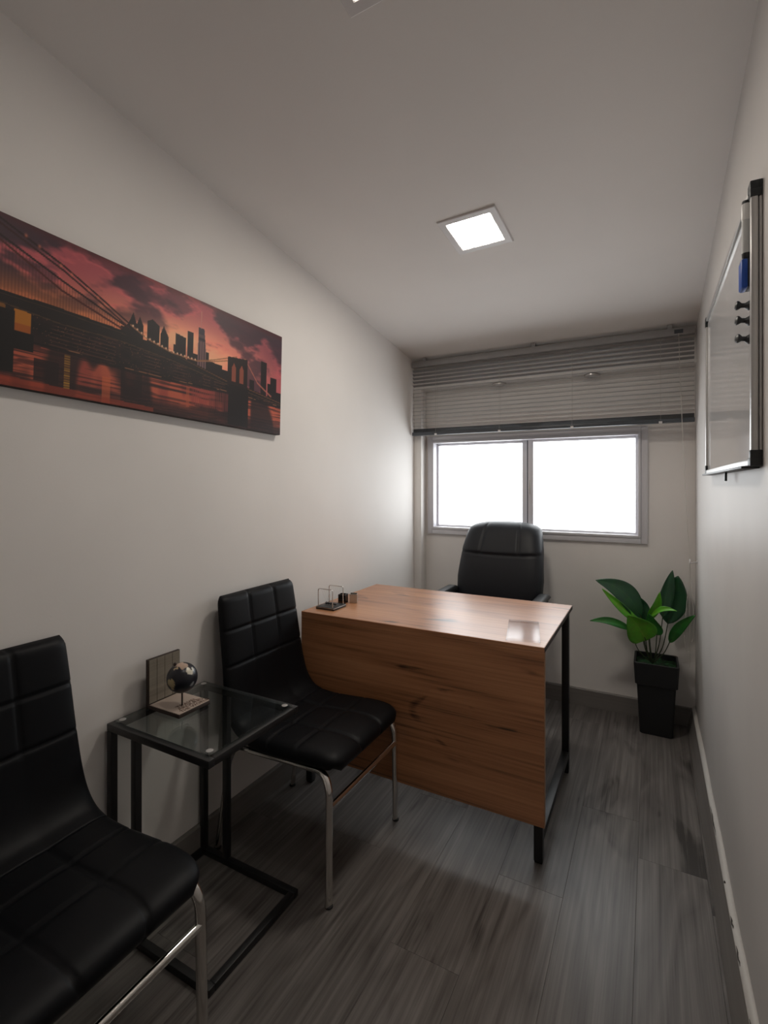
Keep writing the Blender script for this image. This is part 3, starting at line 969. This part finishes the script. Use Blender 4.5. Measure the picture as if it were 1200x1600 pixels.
# ------------------------------------------------------------------ desk
DX1, DX0, DY0, DY1 = 1.0985, 0.0755, 1.722, 2.390
dk = empty('office_desk', ((DX0 + DX1) / 2, (DY0 + DY1) / 2, 0))
tag(dk, 'walnut-look office desk with wooden front panel and black metal legs', 'desk')


def dpart(o):
    o.parent = dk
    o.location = -dk.location
    return o


dt_ = dpart(box('desktop', (DX0, DY0, 0.732), (DX1, DY1, 0.750), M['desk'], bevel=0.0015, seg=1))
fp = dpart(box('front_panel', (DX0, DY0 + 0.0005, 0.140), (DX1 - 0.0012, DY0 + 0.0185, 0.7318), M['desk'], bevel=0.001, seg=1))
fp2 = box('edge_band', (DX1 - 0.0012, DY0 + 0.0005, 0.140), (DX1, DY0 + 0.0185, 0.7318), M['desk_edge']); fp2.parent = fp
eb = box('edge_band', (DX1, DY0 + 0.001, 0.733), (DX1 + 0.001, DY1 - 0.001, 0.7492), M['dark_wood']); eb.parent = dt_
LW = 0.030
for x in (DX0 + 0.010, DX1 - 0.010 - LW):
    for (ya, nm) in ((DY0 + 0.020, 'leg'), (DY1 - 0.012 - LW, 'leg')):
        lg = dpart(box(nm, (x, ya, 0.006), (x + LW, ya + LW, 0.732), M['black_metal'], bevel=0.002))
        ft = box('glide_foot', (x + 0.002, ya + 0.002, 0.0), (x + LW - 0.002, ya + LW - 0.002, 0.008), M['rubber'], bevel=0.002)
        ft.parent = lg
    dpart(box('side_rail', (x, DY0 + 0.020 + LW, 0.070), (x + LW, DY1 - 0.012 - LW, 0.100), M['black_metal'], bevel=0.002))
    dpart(box('top_rail', (x, DY0 + 0.020 + LW, 0.717), (x + LW, DY1 - 0.012 - LW, 0.732), M['black_metal'], bevel=0.002))
dpart(box('back_rail', (DX0 + 0.010 + LW, DY1 - 0.012 - LW, 0.702), (DX1 - 0.010 - LW, DY1 - 0.012, 0.732), M['black_metal'], bevel=0.002))

# ------------------------------------------------------------------ Newton's cradle on the desk
nc = empty('newton_cradle', (0.155, 1.830, 0.750))
tag(nc, 'small newton cradle with chrome wire frames on a black base', 'desk toy')
bs = box('base', (-0.048, -0.046, 0.0), (0.048, 0.054, 0.012), M['plastic'], nc, bevel=0.002)
box('base_rim', (-0.0487, -0.0467, 0.0075), (0.0487, 0.0547, 0.0105), M['chrome_dull'], bs, bevel=0.001)
for y in (-0.038, 0.046):
    tube('wire_frame', round_path([(-0.040, y, 0.011), (-0.040, y, 0.090), (0.036, y, 0.090), (0.036, y, 0.011)], 0.010), 0.0021, M['chrome'], nc, n=10)
for k in range(5):
    x = -0.024 + 0.0118 * k
    b = bmesh.new(); bmesh.ops.create_uvsphere(b, u_segments=16, v_segments=10, radius=0.0058)
    for v in b.verts: v.co += Vector((x, 0.002, 0.019))
    bo = bm_obj('ball', b, M['ball'], nc, smooth=True)
    bm = bmesh.new()
    for y in (-0.038, 0.046):
        add_tube(bm, [(x, 0.002, 0.0245), (x, y, 0.090)], 0.00025, n=4)
    bm_obj('thread', bm, M['cord'], bo)

# ------------------------------------------------------------------ two small metal cube cups
for i, (x, y, rz, mat, lab) in enumerate(((0.152, 1.937, R(8), M['ball'], 'dark metal cube cup standing beside the newton cradle'),
                                          (0.190, 1.968, R(26), M['chrome_dull'], 'shiny silver cube cup behind the dark metal cube cup'))):
    t = empty('cube_cup', (x, y, 0.750), rz)
    bm = bmesh.new()
    h, hh, th = 0.0175, 0.041, 0.002
    rings = []
    for (r, z) in ((h - 0.001, 0.0), (h, 0.001), (h, hh - 0.001), (h - 0.0005, hh), (h - th, hh), (h - th, 0.003)):
        rings.append([bm.verts.new((sx * r, sy * r, z)) for sx, sy in ((-1, -1), (1, -1), (1, 1), (-1, 1))])
    for a, b in zip(rings[:-1], rings[1:]):
        for k in range(4):
            bm.faces.new((a[k], a[(k + 1) % 4], b[(k + 1) % 4], b[k]))
    bm.faces.new(rings[0][::-1]); bm.faces.new(rings[-1])
    bm_obj('cup_body', bm, mat, t)
    box('cup_lining', (-h + th, -h + th, 0.003), (h - th, h - th, 0.006), M['rubber'], t)
    tag(t, lab, 'desk cup', 'metal cube cups on the desk')

# ------------------------------------------------------------------ clear acrylic sign holder lying on the desk
ac = empty('acrylic_card_holder', (0.993, 1.880, 0.750), R(0))
ac.rotation_euler = (0, 0, R(12))
tag(ac, 'clear acrylic card holder lying flat on the desk', 'card holder')
HW, HL = 0.058, 0.136
box('back_sheet', (-HW, -HL, 0.0005), (HW, HL, 0.0025), M['acrylic'], ac, bevel=0.0005, seg=1)
box('front_sheet', (-HW + 0.004, -HL + 0.02, 0.0034), (HW - 0.004, HL, 0.0054), M['acrylic'], ac, bevel=0.0005, seg=1)
bm = bmesh.new()
for lo, hi in (((-HW, -HL, 0.0026), (-HW + 0.004, HL, 0.0056)), ((HW - 0.004, -HL, 0.0026), (HW, HL, 0.0056)), ((-HW, -HL, 0.0026), (HW, -HL + 0.006, 0.0070)), ((-HW, HL - 0.004, 0.0026), (HW, HL, 0.0058))):
    add_box(bm, lo, hi, 0.0006, 1)
bm_obj('rim', bm, M['acrylic'], ac)

# ------------------------------------------------------------------ guest chairs
def cushion_body(name, st, grooves_u, mat, parent, cap0, cap1, vgroove=True, vfade=lambda u: 1.0):
    """st: list of (x, z, halfwidth, thickness) along the sitter's side; padded slab with pressed seams"""
    P = [Vector((a[0], 0, a[1])) for a in st]
    L = [0.0]
    for i in range(1, len(P)): L.append(L[-1] + (P[i] - P[i - 1]).length)
    tot = L[-1]
    bm = bmesh.new()
    NV = 61
    vs_ = [-1 + 2 * k / (NV - 1) for k in range(NV)]
    rings = []
    for i, a in enumerate(st):
        tvec = (P[min(i + 1, len(P) - 1)] - P[max(i - 1, 0)]).normalized()
        nrm = Vector((-tvec.z, 0, tvec.x))
        if nrm.x < 0 and abs(nrm.x) > abs(nrm.z): nrm = -nrm
        if nrm.z < 0 and abs(nrm.z) >= abs(nrm.x): nrm = -nrm
        hw, th = a[2], a[3]
        e = 1.0
        inset = 0.0
        if cap0 and L[i] < 0.03:
            q = 1 - L[i] / 0.03; e = math.sqrt(max(0.0, 1 - q * q)); inset = 0.012 * q * q
        if cap1 and tot - L[i] < 0.03:
            q = 1 - (tot - L[i]) / 0.03; e = math.sqrt(max(0.0, 1 - q * q)); inset = 0.012 * q * q
        e = max(e, 0.06)
        ring = []
        for v in vs_:
            y = v * (hw - inset)
            edge = (1 - abs(v) ** 14) ** 0.5 if abs(v) < 1 else 0
            g = 0.0
            if vgroove:
                for gv in (-0.34, 0.34):
                    dd = (v - gv) * hw
                    g = max(g, math.exp(-(dd / 0.0042) ** 2) * vfade(L[i]))
            for gu in grooves_u:
                dd = L[i] - gu
                g = max(g, math.exp(-(dd / 0.0042) ** 2))
            puff = 0.003 * (1 - min(1, (abs(((v + 1.02) % 0.68) - 0.34) / 0.34)) ** 2) if vgroove else 0.002
            ring.append(P[i] + nrm * ((-th / 2) + (th / 2 + puff * e) * edge * e - 0.0062 * g * edge) + Vector((0, y, 0)))
        for v in vs_[::-1][1:-1:4]:
            y = v * (hw - inset)
            edge = (1 - abs(v) ** 14) ** 0.5
            ring.append(P[i] + nrm * (-th / 2 - th / 2 * edge * e) + Vector((0, y, 0)))
        rings.append([bm.verts.new(p) for p in ring])
    n = len(rings[0])
    for i in range(len(rings) - 1):
        for j in range(n):
            bm.faces.new((rings[i][j], rings[i][(j + 1) % n], rings[i + 1][(j + 1) % n], rings[i + 1][j]))
    bm.faces.new(rings[0][::-1]); bm.faces.new(rings[-1])
    return bm_obj(name, bm, mat, parent, smooth=True)


def dense(pts, step=0.0045):
    """resample catmull profile (x, z, hw, th) at about `step`"""
    A = catmull([(p[0], p[1], p[2]) for p in pts], 24)
    B = catmull([(p[3], 0, 0) for p in pts], 24)
    out = [(A[0].x, A[0].y, A[0].z, B[0].x)]
    last = A[0]; acc = 0
    for a, b in zip(A[1:], B[1:]):
        acc += math.hypot(a.x - last.x, a.y - last.y); last = a
        if acc >= step:
            out.append((a.x, a.y, a.z, b.x)); acc = 0
    return out


def make_guest_chair():
    t = empty('guest_chair')
    back = dense([(0.064, 0.900, 0.205, 0.045), (0.080, 0.80, 0.210, 0.046), (0.098, 0.68, 0.214, 0.046), (0.116, 0.57, 0.220, 0.048), (0.135, 0.505, 0.225, 0.052), (0.165, 0.468, 0.228, 0.056), (0.205, 0.452, 0.230, 0.06)])
    cushion_body('backrest', back, (0.128, 0.252), M['leather'], t, True, False, vfade=lambda u: 1.0 if u < 0.25 else max(0.0, 1 - (u - 0.25) / 0.02))
    seat = dense([(0.205, 0.452, 0.230, 0.06), (0.27, 0.448, 0.232, 0.06), (0.36, 0.452, 0.233, 0.06), (0.45, 0.458, 0.233, 0.06), (0.515, 0.456, 0.228, 0.058), (0.555, 0.443, 0.216, 0.052), (0.580, 0.415, 0.194, 0.046)])
    cushion_body('seat', seat, (0.085, 0.205), M['leather'], t, False, True)
    for s in (-1, 1):
        y0, y1 = s * 0.208, s * 0.226
        fr = round_path([(0.20, y0, 0.385), (0.36, y0, 0.392), (0.515, y0 + s * 0.004, 0.400), (0.540, y1 - s * 0.006, 0.355), (0.542, y1, 0.004)], 0.045, 8)
        n = len(fr)
        tube('leg', fr, [0.0085 + 0.0045 * min(1, max(0, (k - 8) / 6)) for k in range(n)], M['chrome'], t, n=14, rb=0.0085, side=(0.3, 1, 0))
        rr = round_path([(0.21, y0 * 0.96, 0.385), (0.13, y0 * 0.97, 0.380), (0.105, y0, 0.33), (0.050, y1 * 0.93, 0.004)], 0.03, 6)
        tube('leg', rr, 0.0105, M['chrome'], t, n=14, rb=0.0085, side=(0.3, 1, 0))
        for (x, yy) in ((0.542, y1), (0.050, y1 * 0.93)):
            lathe('glide_foot', [(0.010, 0.0), (0.0125, 0.001), (0.0125, 0.006), (0.009, 0.008)], (x, yy, 0), M['rubber'], t, 14)
    tube('stretcher', [(0.5405, -0.219, 0.300), (0.5405, 0.219, 0.300)], 0.0085, M['chrome'], t, n=12, rb=0.011, side=(1, 0, 0))
    tube('stretcher', [(0.24, -0.2, 0.380), (0.24, 0.2, 0.380)], 0.008, M['black_metal'], t, n=10)
    tube('stretcher', [(0.44, -0.2, 0.388), (0.44, 0.2, 0.388)], 0.008, M['black_metal'], t, n=10)
    return t


ch = make_guest_chair()
ch.location = (0.0, 1.484, 0)
tag(ch, 'black tufted leatherette chair with chrome legs between the desk and the glass side table', 'chair', 'black guest chairs along the wall')
c2 = copy_tree(ch)
c2.location = (-0.022, 0.560, 0)
c2.rotation_euler = (0, 0, R(1))
tag(c2, 'black tufted leatherette chair on the other side of the glass side table from the desk', 'chair', 'black guest chairs along the wall')

# ------------------------------------------------------------------ glass side table
tb = empty('side_table', (0.222, 1.068, 0))
tag(tb, 'small black metal side table with a square glass top', 'side table')
TX, TY, TZ, q = 0.210, 0.180, 0.600, 0.021


def tube_frame(name, z0, z1, parent):
    bm = bmesh.new()
    add_box(bm, (-TX, -TY, z0), (TX, -TY + q, z1), 0.002)
    add_box(bm, (-TX, TY - q, z0), (TX, TY, z1), 0.002)
    add_box(bm, (-TX, -TY + q, z0), (-TX + q, TY - q, z1), 0.002)
    add_box(bm, (TX - q, -TY + q, z0), (TX, TY - q, z1), 0.002)
    return bm_obj(name, bm, M['black_metal'], parent, smooth=True, autosmooth=35)


tube_frame('top_frame', TZ - q, TZ, tb)
tube_frame('base_frame', 0.0, q, tb)
for x in (-TX, -TX + 0.110):
    for s in (-1, 1):
        ya, yb = (TY - q, TY) if s > 0 else (-TY, -TY + q)
        box('upright', (x, ya, q), (x + q, yb, TZ - q), M['black_metal'], tb, bevel=0.002)
gl = box('glass_top', (-TX + 0.014, -TY + 0.014, TZ + 0.0015), (TX - 0.014, TY - 0.014, TZ + 0.0065), M['glass'], tb, bevel=0.001, seg=1)
for sx in (-1, 1):
    for sy in (-1, 1):
        lathe('pad', [(0.011, -0.001), (0.012, 0.0005), (0.009, 0.0015)], (sx * (TX - 0.030) , sy * (TY - 0.030), TZ), M['acrylic'], tb, 18)
        lathe('pad_disc', [(0.0095, 0.0066), (0.0095, 0.0072), (0.007, 0.0078)], (sx * (TX - 0.030), sy * (TY - 0.030), TZ), M['alu_b'], gl, 18)

# ------------------------------------------------------------------ globe ornament on the side table
TOPZ = TZ + 0.0065
go = empty('globe_ornament', (0.112, 1.060, TOPZ))
tag(go, 'small black and gold globe on a lettered wooden bookend stand', 'ornament')
bp_ = box('base', (-0.070, -0.062, 0.0), (0.075, 0.056, 0.011), M['dark_wood'], go, bevel=0.0015)
box('base_face', (-0.060, -0.060, 0.0108), (0.073, 0.054, 0.0125), M['base_top'], bp_, bevel=0.0004, seg=1)
up = box('upright_board', (-0.076, -0.062, 0.0), (-0.066, 0.056, 0.150), M['dark_wood'], go, bevel=0.001)
for k in range(4):
    y0 = -0.058 + 0.0282 * k
    box('plank', (-0.0662, y0, 0.013), (-0.0645, y0 + 0.0272, 0.148), M['plate_wood'], up, bevel=0.0004, seg=1)
tube('rod', [(0.030, -0.014, 0.012), (0.030, -0.014, 0.058)], 0.0026, M['dark_wood'], go, n=10)
gm, gnt, gb = newmat('globe_print')
_v = gnt.nodes.new('ShaderNodeVertexColor'); _v.layer_name = 'land'
gnt.links.new(_v.outputs['Color'], gb.inputs['Base Color'])
gb.inputs['Roughness'].default_value = 0.32
bm = bmesh.new(); bmesh.ops.create_uvsphere(bm, u_segments=96, v_segments=64, radius=0.0450)
sp = bm_obj('sphere', bm, gm, go, smooth=True); sp.location = (0.030, -0.014, 0.0985)
fv = Vector((1.27, -1.05, 0.60)).normalized(); rv = Vector((0.637, 0.771, 0)); uv = rv.cross(fv) * -1
uv = uv if uv.z > 0 else -uv
LANDS = [((-0.12, 0.86), 0.30, (0.50, 0.36, 0.28)), ((0.12, 0.72), 0.24, (0.46, 0.34, 0.26)), ((-0.35, 0.62), 0.16, (0.42, 0.33, 0.20)), ((0.42, 0.42), 0.24, (0.66, 0.62, 0.50)),
         ((0.52, 0.22), 0.20, (0.66, 0.62, 0.52)), ((0.66, 0.45), 0.13, (0.60, 0.58, 0.52)), ((-0.74, -0.22), 0.27, (0.40, 0.32, 0.17)), ((-0.62, -0.48), 0.22, (0.40, 0.32, 0.17)), ((0.62, -0.56), 0.13, (0.30, 0.31, 0.32))]
lands = [(rv * x + uv * y + fv * math.sqrt(max(0, 1 - x * x - y * y)), r, c) for (x, y), r, c in LANDS]
lands += [(-d, r * 1.3, c) for d, r, c in lands[1::2]]
cl_ = sp.data.color_attributes.new('land', 'FLOAT_COLOR', 'POINT')
for i, v in enumerate(sp.data.vertices):
    d = v.co.normalized()
    wob = 0.05 * math.sin(13 * d.x + 7 * d.z) + 0.045 * math.sin(17 * d.y - 11 * d.z + 1.3) + 0.03 * math.sin(31 * d.z + 23 * d.x)
    col = (0.010, 0.011, 0.018)
    for q_, r_, c_ in lands:
        if math.acos(max(-1, min(1, d.dot(q_)))) + wob < r_:
            col = c_
            break
    cl_.data[i].color = (*col, 1)
# tilted meridian arm with its top knob
arc = []
ax = Vector((-0.1, -0.42, 0.90)).normalized(); sd = Vector((0.85, -0.35, 0.0)); sd = (sd - ax * sd.dot(ax)).normalized()
for k in range(21):
    a = PI * k / 20
    arc.append(Vector((0.030, -0.014, 0.0985)) + (ax * math.cos(a) - sd * math.sin(a)) * 0.0485)
tube('meridian', arc, 0.0016, M['dark_wood'], go, n=8)
bm = bmesh.new(); bmesh.ops.create_uvsphere(bm, u_segments=16, v_segments=10, radius=0.0052)
kb = bm_obj('knob', bm, M['dark_wood'], go, smooth=True); kb.location = Vector((0.030, -0.014, 0.0985)) + ax * 0.052
# lettering burnt into the base, read from the room side
for i, line in enumerate(('TRAVEL', 'AROUND', 'THE WORLD')):
    cu = bpy.data.curves.new('lettering', 'FONT')
    cu.body = line; cu.size = 0.0215 if i < 2 else 0.0185; cu.align_x = 'CENTER'; cu.extrude = 0.0003
    tmp = bpy.data.objects.new('lettering', cu); COL.objects.link(tmp)
    bpy.context.view_layer.update()
    dg = bpy.context.evaluated_depsgraph_get()
    me = bpy.data.meshes.new_from_object(tmp.evaluated_get(dg))
    bpy.data.objects.remove(tmp); bpy.data.curves.remove(cu)
    lo = link('lettering', me, M['letters'], bp_)
    lo.rotation_euler = (0, 0, PI / 2)
    lo.location = (0.036 + 0.0162 * i, 0.004 + 0.002 * i, 0.0128)

# ------------------------------------------------------------------ executive chair behind the desk
oc = empty('office_chair', (0.642, 2.66, 0), 0.0)
tag(oc, 'black high-back executive office chair behind the desk', 'chair')


def pillow(name, fn, nu, nv, mat, parent):
    """closed slab from fn(u,v,side) u,v in [0,1]"""
    bm = bmesh.new()
    F = [[bm.verts.new(fn(i / nu, j / nv, 1)) for j in range(nv + 1)] for i in range(nu + 1)]
    B = [[F[i][j] if i in (0, nu) or j in (0, nv) else bm.verts.new(fn(i / nu, j / nv, -1)) for j in range(nv + 1)] for i in range(nu + 1)]
    for i in range(nu):
        for j in range(nv):
            bm.faces.new((F[i][j], F[i][j + 1], F[i + 1][j + 1], F[i + 1][j]))
            try:
                bm.faces.new((B[i][j], B[i + 1][j], B[i + 1][j + 1], B[i][j + 1]))
            except ValueError:
                pass
    return bm_obj(name, bm, mat, parent, smooth=True)


def back_fn(u, v, side):
    # u: bottom -> top, v: left -> right, front faces -y
    z = 0.505 + 0.575 * u
    hw = np.interp(u, [0, 0.2, 0.45, 0.75, 0.9, 0.965, 1.0], [0.225, 0.243, 0.250, 0.238, 0.224, 0.214, 0.185])
    x = (v * 2 - 1) * hw
    a = abs(v * 2 - 1)
    z -= 0.020 * a ** 3 * u ** 3
    edge = (1 - a ** 6) ** 0.5 * (1 - abs(2 * u - 1) ** 14) ** 0.5 if a < 1 else 0
    lean = 0.145 + 0.17 * u - 0.05 * math.sin(PI * u)
    th = 0.052
    d = 0.0
    if side > 0:
        d = th * edge
        seam_u = 0.705 - 0.030 * (1 - a * a)
        g = math.exp(-((u - seam_u) / 0.010) ** 2)
        d += 0.012 * (1 / (1 + math.exp(-(u - seam_u) / 0.012))) * edge * (1 - 0.5 * u ** 8)
        if u > seam_u:
            g = max(g, math.exp(-((a - 0.46) / 0.022) ** 2))
        d -= 0.011 * g * edge
        d += 0.018 * a ** 2 * edge
    else:
        d = -0.035 * edge
    return (x, lean - d, z)


pillow('backrest', back_fn, 72, 60, M['leather_o'], oc)


def seat_fn(u, v, side):
    x = (v * 2 - 1) * (0.25 - 0.02 * u)
    y = 0.17 - 0.47 * u
    a = abs(v * 2 - 1)
    edge = (1 - a ** 6) ** 0.5 * (1 - abs(2 * u - 1) ** 8) ** 0.5 if a < 1 else 0
    z = 0.455 + (0.055 if side > 0 else -0.045) * edge - 0.03 * max(0, u - 0.75) * 4 * (u > 0.75)
    return (x, y, z)


pillow('seat', seat_fn, 30, 30, M['leather_o'], oc)
for s in (-1, 1):
    arm = tube('armrest', round_path([(s * 0.235, -0.12, 0.43), (s * 0.262, -0.13, 0.66), (s * 0.258, 0.16, 0.665), (s * 0.225, 0.20, 0.60)], 0.06, 6), 0.016, M['plastic'], oc, n=12, rb=0.022, side=(0, 0, 1))
    def pad_fn(u, v, side, s=s):
        a = abs(2 * v - 1)
        x = s * 0.262 + (2 * v - 1) * 0.032
        y = -0.165 + 0.30 * u
        edge = (1 - a ** 4) ** 0.5 * (1 - abs(2 * u - 1) ** 10) ** 0.5 if a < 1 else 0
        z = 0.688 + (0.022 if side > 0 else -0.012) * edge
        return (x, y, z)
    pillow('arm_pad', pad_fn, 20, 10, M['plastic'], arm)
box('back_bracket', (-0.04, 0.10, 0.395), (0.04, 0.20, 0.56), M['plastic'], oc, bevel=0.012)
box('tilt_mechanism', (-0.09, -0.12, 0.37), (0.09, 0.12, 0.412), M['black_metal'], oc, bevel=0.01)
lathe('gas_lift', [(0.028, 0.07), (0.028, 0.20), (0.018, 0.205), (0.018, 0.375)], (0, 0, 0), M['black_metal'], oc, 20)
lathe('hub', [(0.045, 0.062), (0.050, 0.07), (0.048, 0.105), (0.03, 0.115)], (0, 0, 0), M['plastic'], oc, 20)
for k in range(5):
    a = 2 * PI * k / 5 + PI / 5
    c, s = math.cos(a), math.sin(a)
    ft = tube('base_arm', [(0.03 * c, 0.03 * s, 0.088), (0.16 * c, 0.16 * s, 0.084), (0.25 * c, 0.25 * s, 0.066)], [0.026, 0.022, 0.016], M['plastic'], oc, n=12, rb=[0.02, 0.016, 0.011], side=(-s, c, 0))
    bm = bmesh.new()
    for off in (-0.012, 0.012):
        add_lathe(bm, [(0.016, -0.008), (0.024, -0.006), (0.0245, 0.006), (0.016, 0.008)], (0, off, 0), 18, axis='Y')
    add_box(bm, (-0.010, -0.004, -0.004), (0.012, 0.004, 0.040), 0.002)
    cs = bm_obj('caster', bm, M['rubber'], ft, smooth=True, autosmooth=40)
    cs.location = (0.25 * c, 0.25 * s, 0.0245)
    cs.rotation_euler = (0, 0, a + 0.7 * k)

# ------------------------------------------------------------------ plant in the corner
pt = empty('potted_plant', (1.437, 2.995, 0))
tag(pt, 'artificial broad-leaved green plant in a tall black square pot', 'potted plant')
PO = pt.location.copy()


def sq_loft(name, prof, mat, parent, cap_top=True):
    bm = bmesh.new()
    rings = []
    for (r, z) in prof:
        c = 0.008
        k = [(r - c, -r), (r, -r + c), (r, r - c), (r - c, r), (-r + c, r), (-r, r - c), (-r, -r + c), (-r + c, -r)]
        rings.append([bm.verts.new((x, y, z)) for x, y in k])
    for a, b in zip(rings[:-1], rings[1:]):
        for j in range(8):
            bm.faces.new((a[j], a[(j + 1) % 8], b[(j + 1) % 8], b[j]))
    bm.faces.new(rings[0][::-1])
    if cap_top: bm.faces.new(rings[-1])
    return bm_obj(name, bm, mat, parent)


pot = sq_loft('pot', [(0.074, 0.0), (0.076, 0.004), (0.089, 0.262), (0.088, 0.30)], M['pot'], pt)
sq_loft('rim', [(0.089, 0.258), (0.097, 0.262), (0.1035, 0.374), (0.1015, 0.376), (0.094, 0.374), (0.092, 0.300)], M['pot'], pot)
bm = bmesh.new()
rng = random.Random(3)
G = 16
gv = [[bm.verts.new((-0.0925 + 0.185 * i / G, -0.0925 + 0.185 * j / G, 0.343 + rng.uniform(-0.004, 0.008) + 0.008 * (1 - abs(2 * i / G - 1)))) for j in range(G + 1)] for i in range(G + 1)]
for i in range(G):
    for j in range(G):
        bm.faces.new((gv[i][j], gv[i + 1][j], gv[i + 1][j + 1], gv[i][j + 1]))
tag(bm_obj('moss', bm, M['moss'], pt, smooth=True), kind='stuff')
ROOT = Vector((1.421, 2.985, 0.352))
VIEW = Vector((1.4147, 0, 1.2992))


def leaf(base, tip, width, mat, arch=0.03, fold=0.25, face=0.8, twist=0.0, stem_bow=0.02, blunt=0.75):
    """broad leaf with raised edges along a bowed midrib; face: 1 = broadside to the room, 0 = facing up"""
    b = Vector(base); t = Vector(tip)
    ax = (t - b); Ln = ax.length
    a = ax.normalized()
    toward = (VIEW - (b + t) / 2); toward.z *= 0.3; toward.normalize()
    nrm = toward * face + Vector((0, 0, 1)) * (1 - face)
    nrm = (nrm - a * nrm.dot(a)).normalized()
    side = a.cross(nrm).normalized()
    if twist:
        Mx = Matrix.Rotation(twist, 3, a); nrm = Mx @ nrm; side = Mx @ side
    up = Vector((0, 0, 1)); upv = (up - a * up.dot(a))
    upv = upv.normalized() if upv.length > 0.2 else nrm
    bm = bmesh.new()
    nu, nv = 18, 5
    lay = bm.verts.layers.float.new('across')
    rows = []
    for i in range(nu + 1):
        s = i / nu
        c = b + ax * s + upv * (arch * 4 * s * (1 - s)) - Vector((0, 0, 1)) * (arch * 0.4 * s ** 3)
        w = width / 2 * (math.sin(PI * (s ** blunt)) ** 0.75 if 0 < s < 1 else 0.0)
        w = max(w, 0.0012)
        row = []
        for j in range(-nv, nv + 1):
            f = j / nv
            wav = 0.004 * math.sin(7 * s + 3 * f) * abs(f)
            p = c + side * (w * f * (1 - 0.12 * abs(f) * fold)) + nrm * (w * fold * abs(f) ** 1.3 + wav)
            v = bm.verts.new(p - PO); v[lay] = abs(f)
            row.append(v)
        rows.append(row)
    for i in range(nu):
        for j in range(2 * nv):
            bm.faces.new((rows[i][j], rows[i][j + 1], rows[i + 1][j + 1], rows[i + 1][j]))
    o = bm_obj('leaf', bm, mat, pt, smooth=True)
    md = o.modifiers.new('thickness', 'SOLIDIFY'); md.thickness = 0.0011; md.offset = 0
    mid = (ROOT + b) / 2 + Vector((b.x - ROOT.x, b.y - ROOT.y, 0)) * (0.15) - Vector((0, 0, stem_bow))
    st = tube('stem', [p - PO for p in catmull([ROOT, mid, b, b + ax * 0.12 + upv * arch * 0.4], 6)], [0.0030] * 6 + [0.0024] * 12 + [0.0012], M['stem'], o, n=6)
    return o


leaf((1.369, 2.95, 0.590), (1.151, 2.90, 0.800), 0.125, M['leaf_d'], 0.040, 0.15, 0.65, 0.15)
leaf((1.398, 3.00, 0.565), (1.300, 3.02, 0.715), 0.075, M['leaf_d'], 0.015, 0.2, 0.9)
leaf((1.366, 2.93, 0.570), (1.186, 2.86, 0.745), 0.048, M['leaf_l'], -0.008, 0.3, 0.75, 0.2)
leaf((1.318, 2.95, 0.528), (1.122, 2.90, 0.566), 0.050, M['leaf_m'], 0.014, 0.3, 0.55)
leaf((1.390, 2.90, 0.492), (1.312, 2.80, 0.640), 0.150, M['leaf_l'], 0.010, 0.2, 0.95, 0.0, blunt=0.55)
leaf((1.440, 2.93, 0.520), (1.405, 2.88, 0.640), 0.085, M['leaf_m'], 0.008, 0.3, 0.9, -0.5, blunt=0.6)
leaf((1.400, 2.93, 0.596), (1.523, 2.80, 0.692), 0.042, M['leaf_l'], 0.020, 0.3, 0.55, -0.1)
leaf((1.404, 2.95, 0.590), (1.454, 2.90, 0.745), 0.055, M['leaf_l'], -0.006, 0.3, 0.9, 0.5)
leaf((1.468, 3.00, 0.600), (1.515, 3.03, 0.848), 0.072, M['leaf_d'], 0.006, 0.25, 0.95, 0.3)
leaf((1.492, 3.03, 0.560), (1.540, 3.04, 0.815), 0.140, M['leaf_d'], -0.006, 0.1, 1.0, -0.2, blunt=0.9)
leaf((1.498, 2.97, 0.478), (1.608, 2.90, 0.655), 0.052, M['leaf_m'], 0.012, 0.25, 0.85, 0.0, stem_bow=0.0)
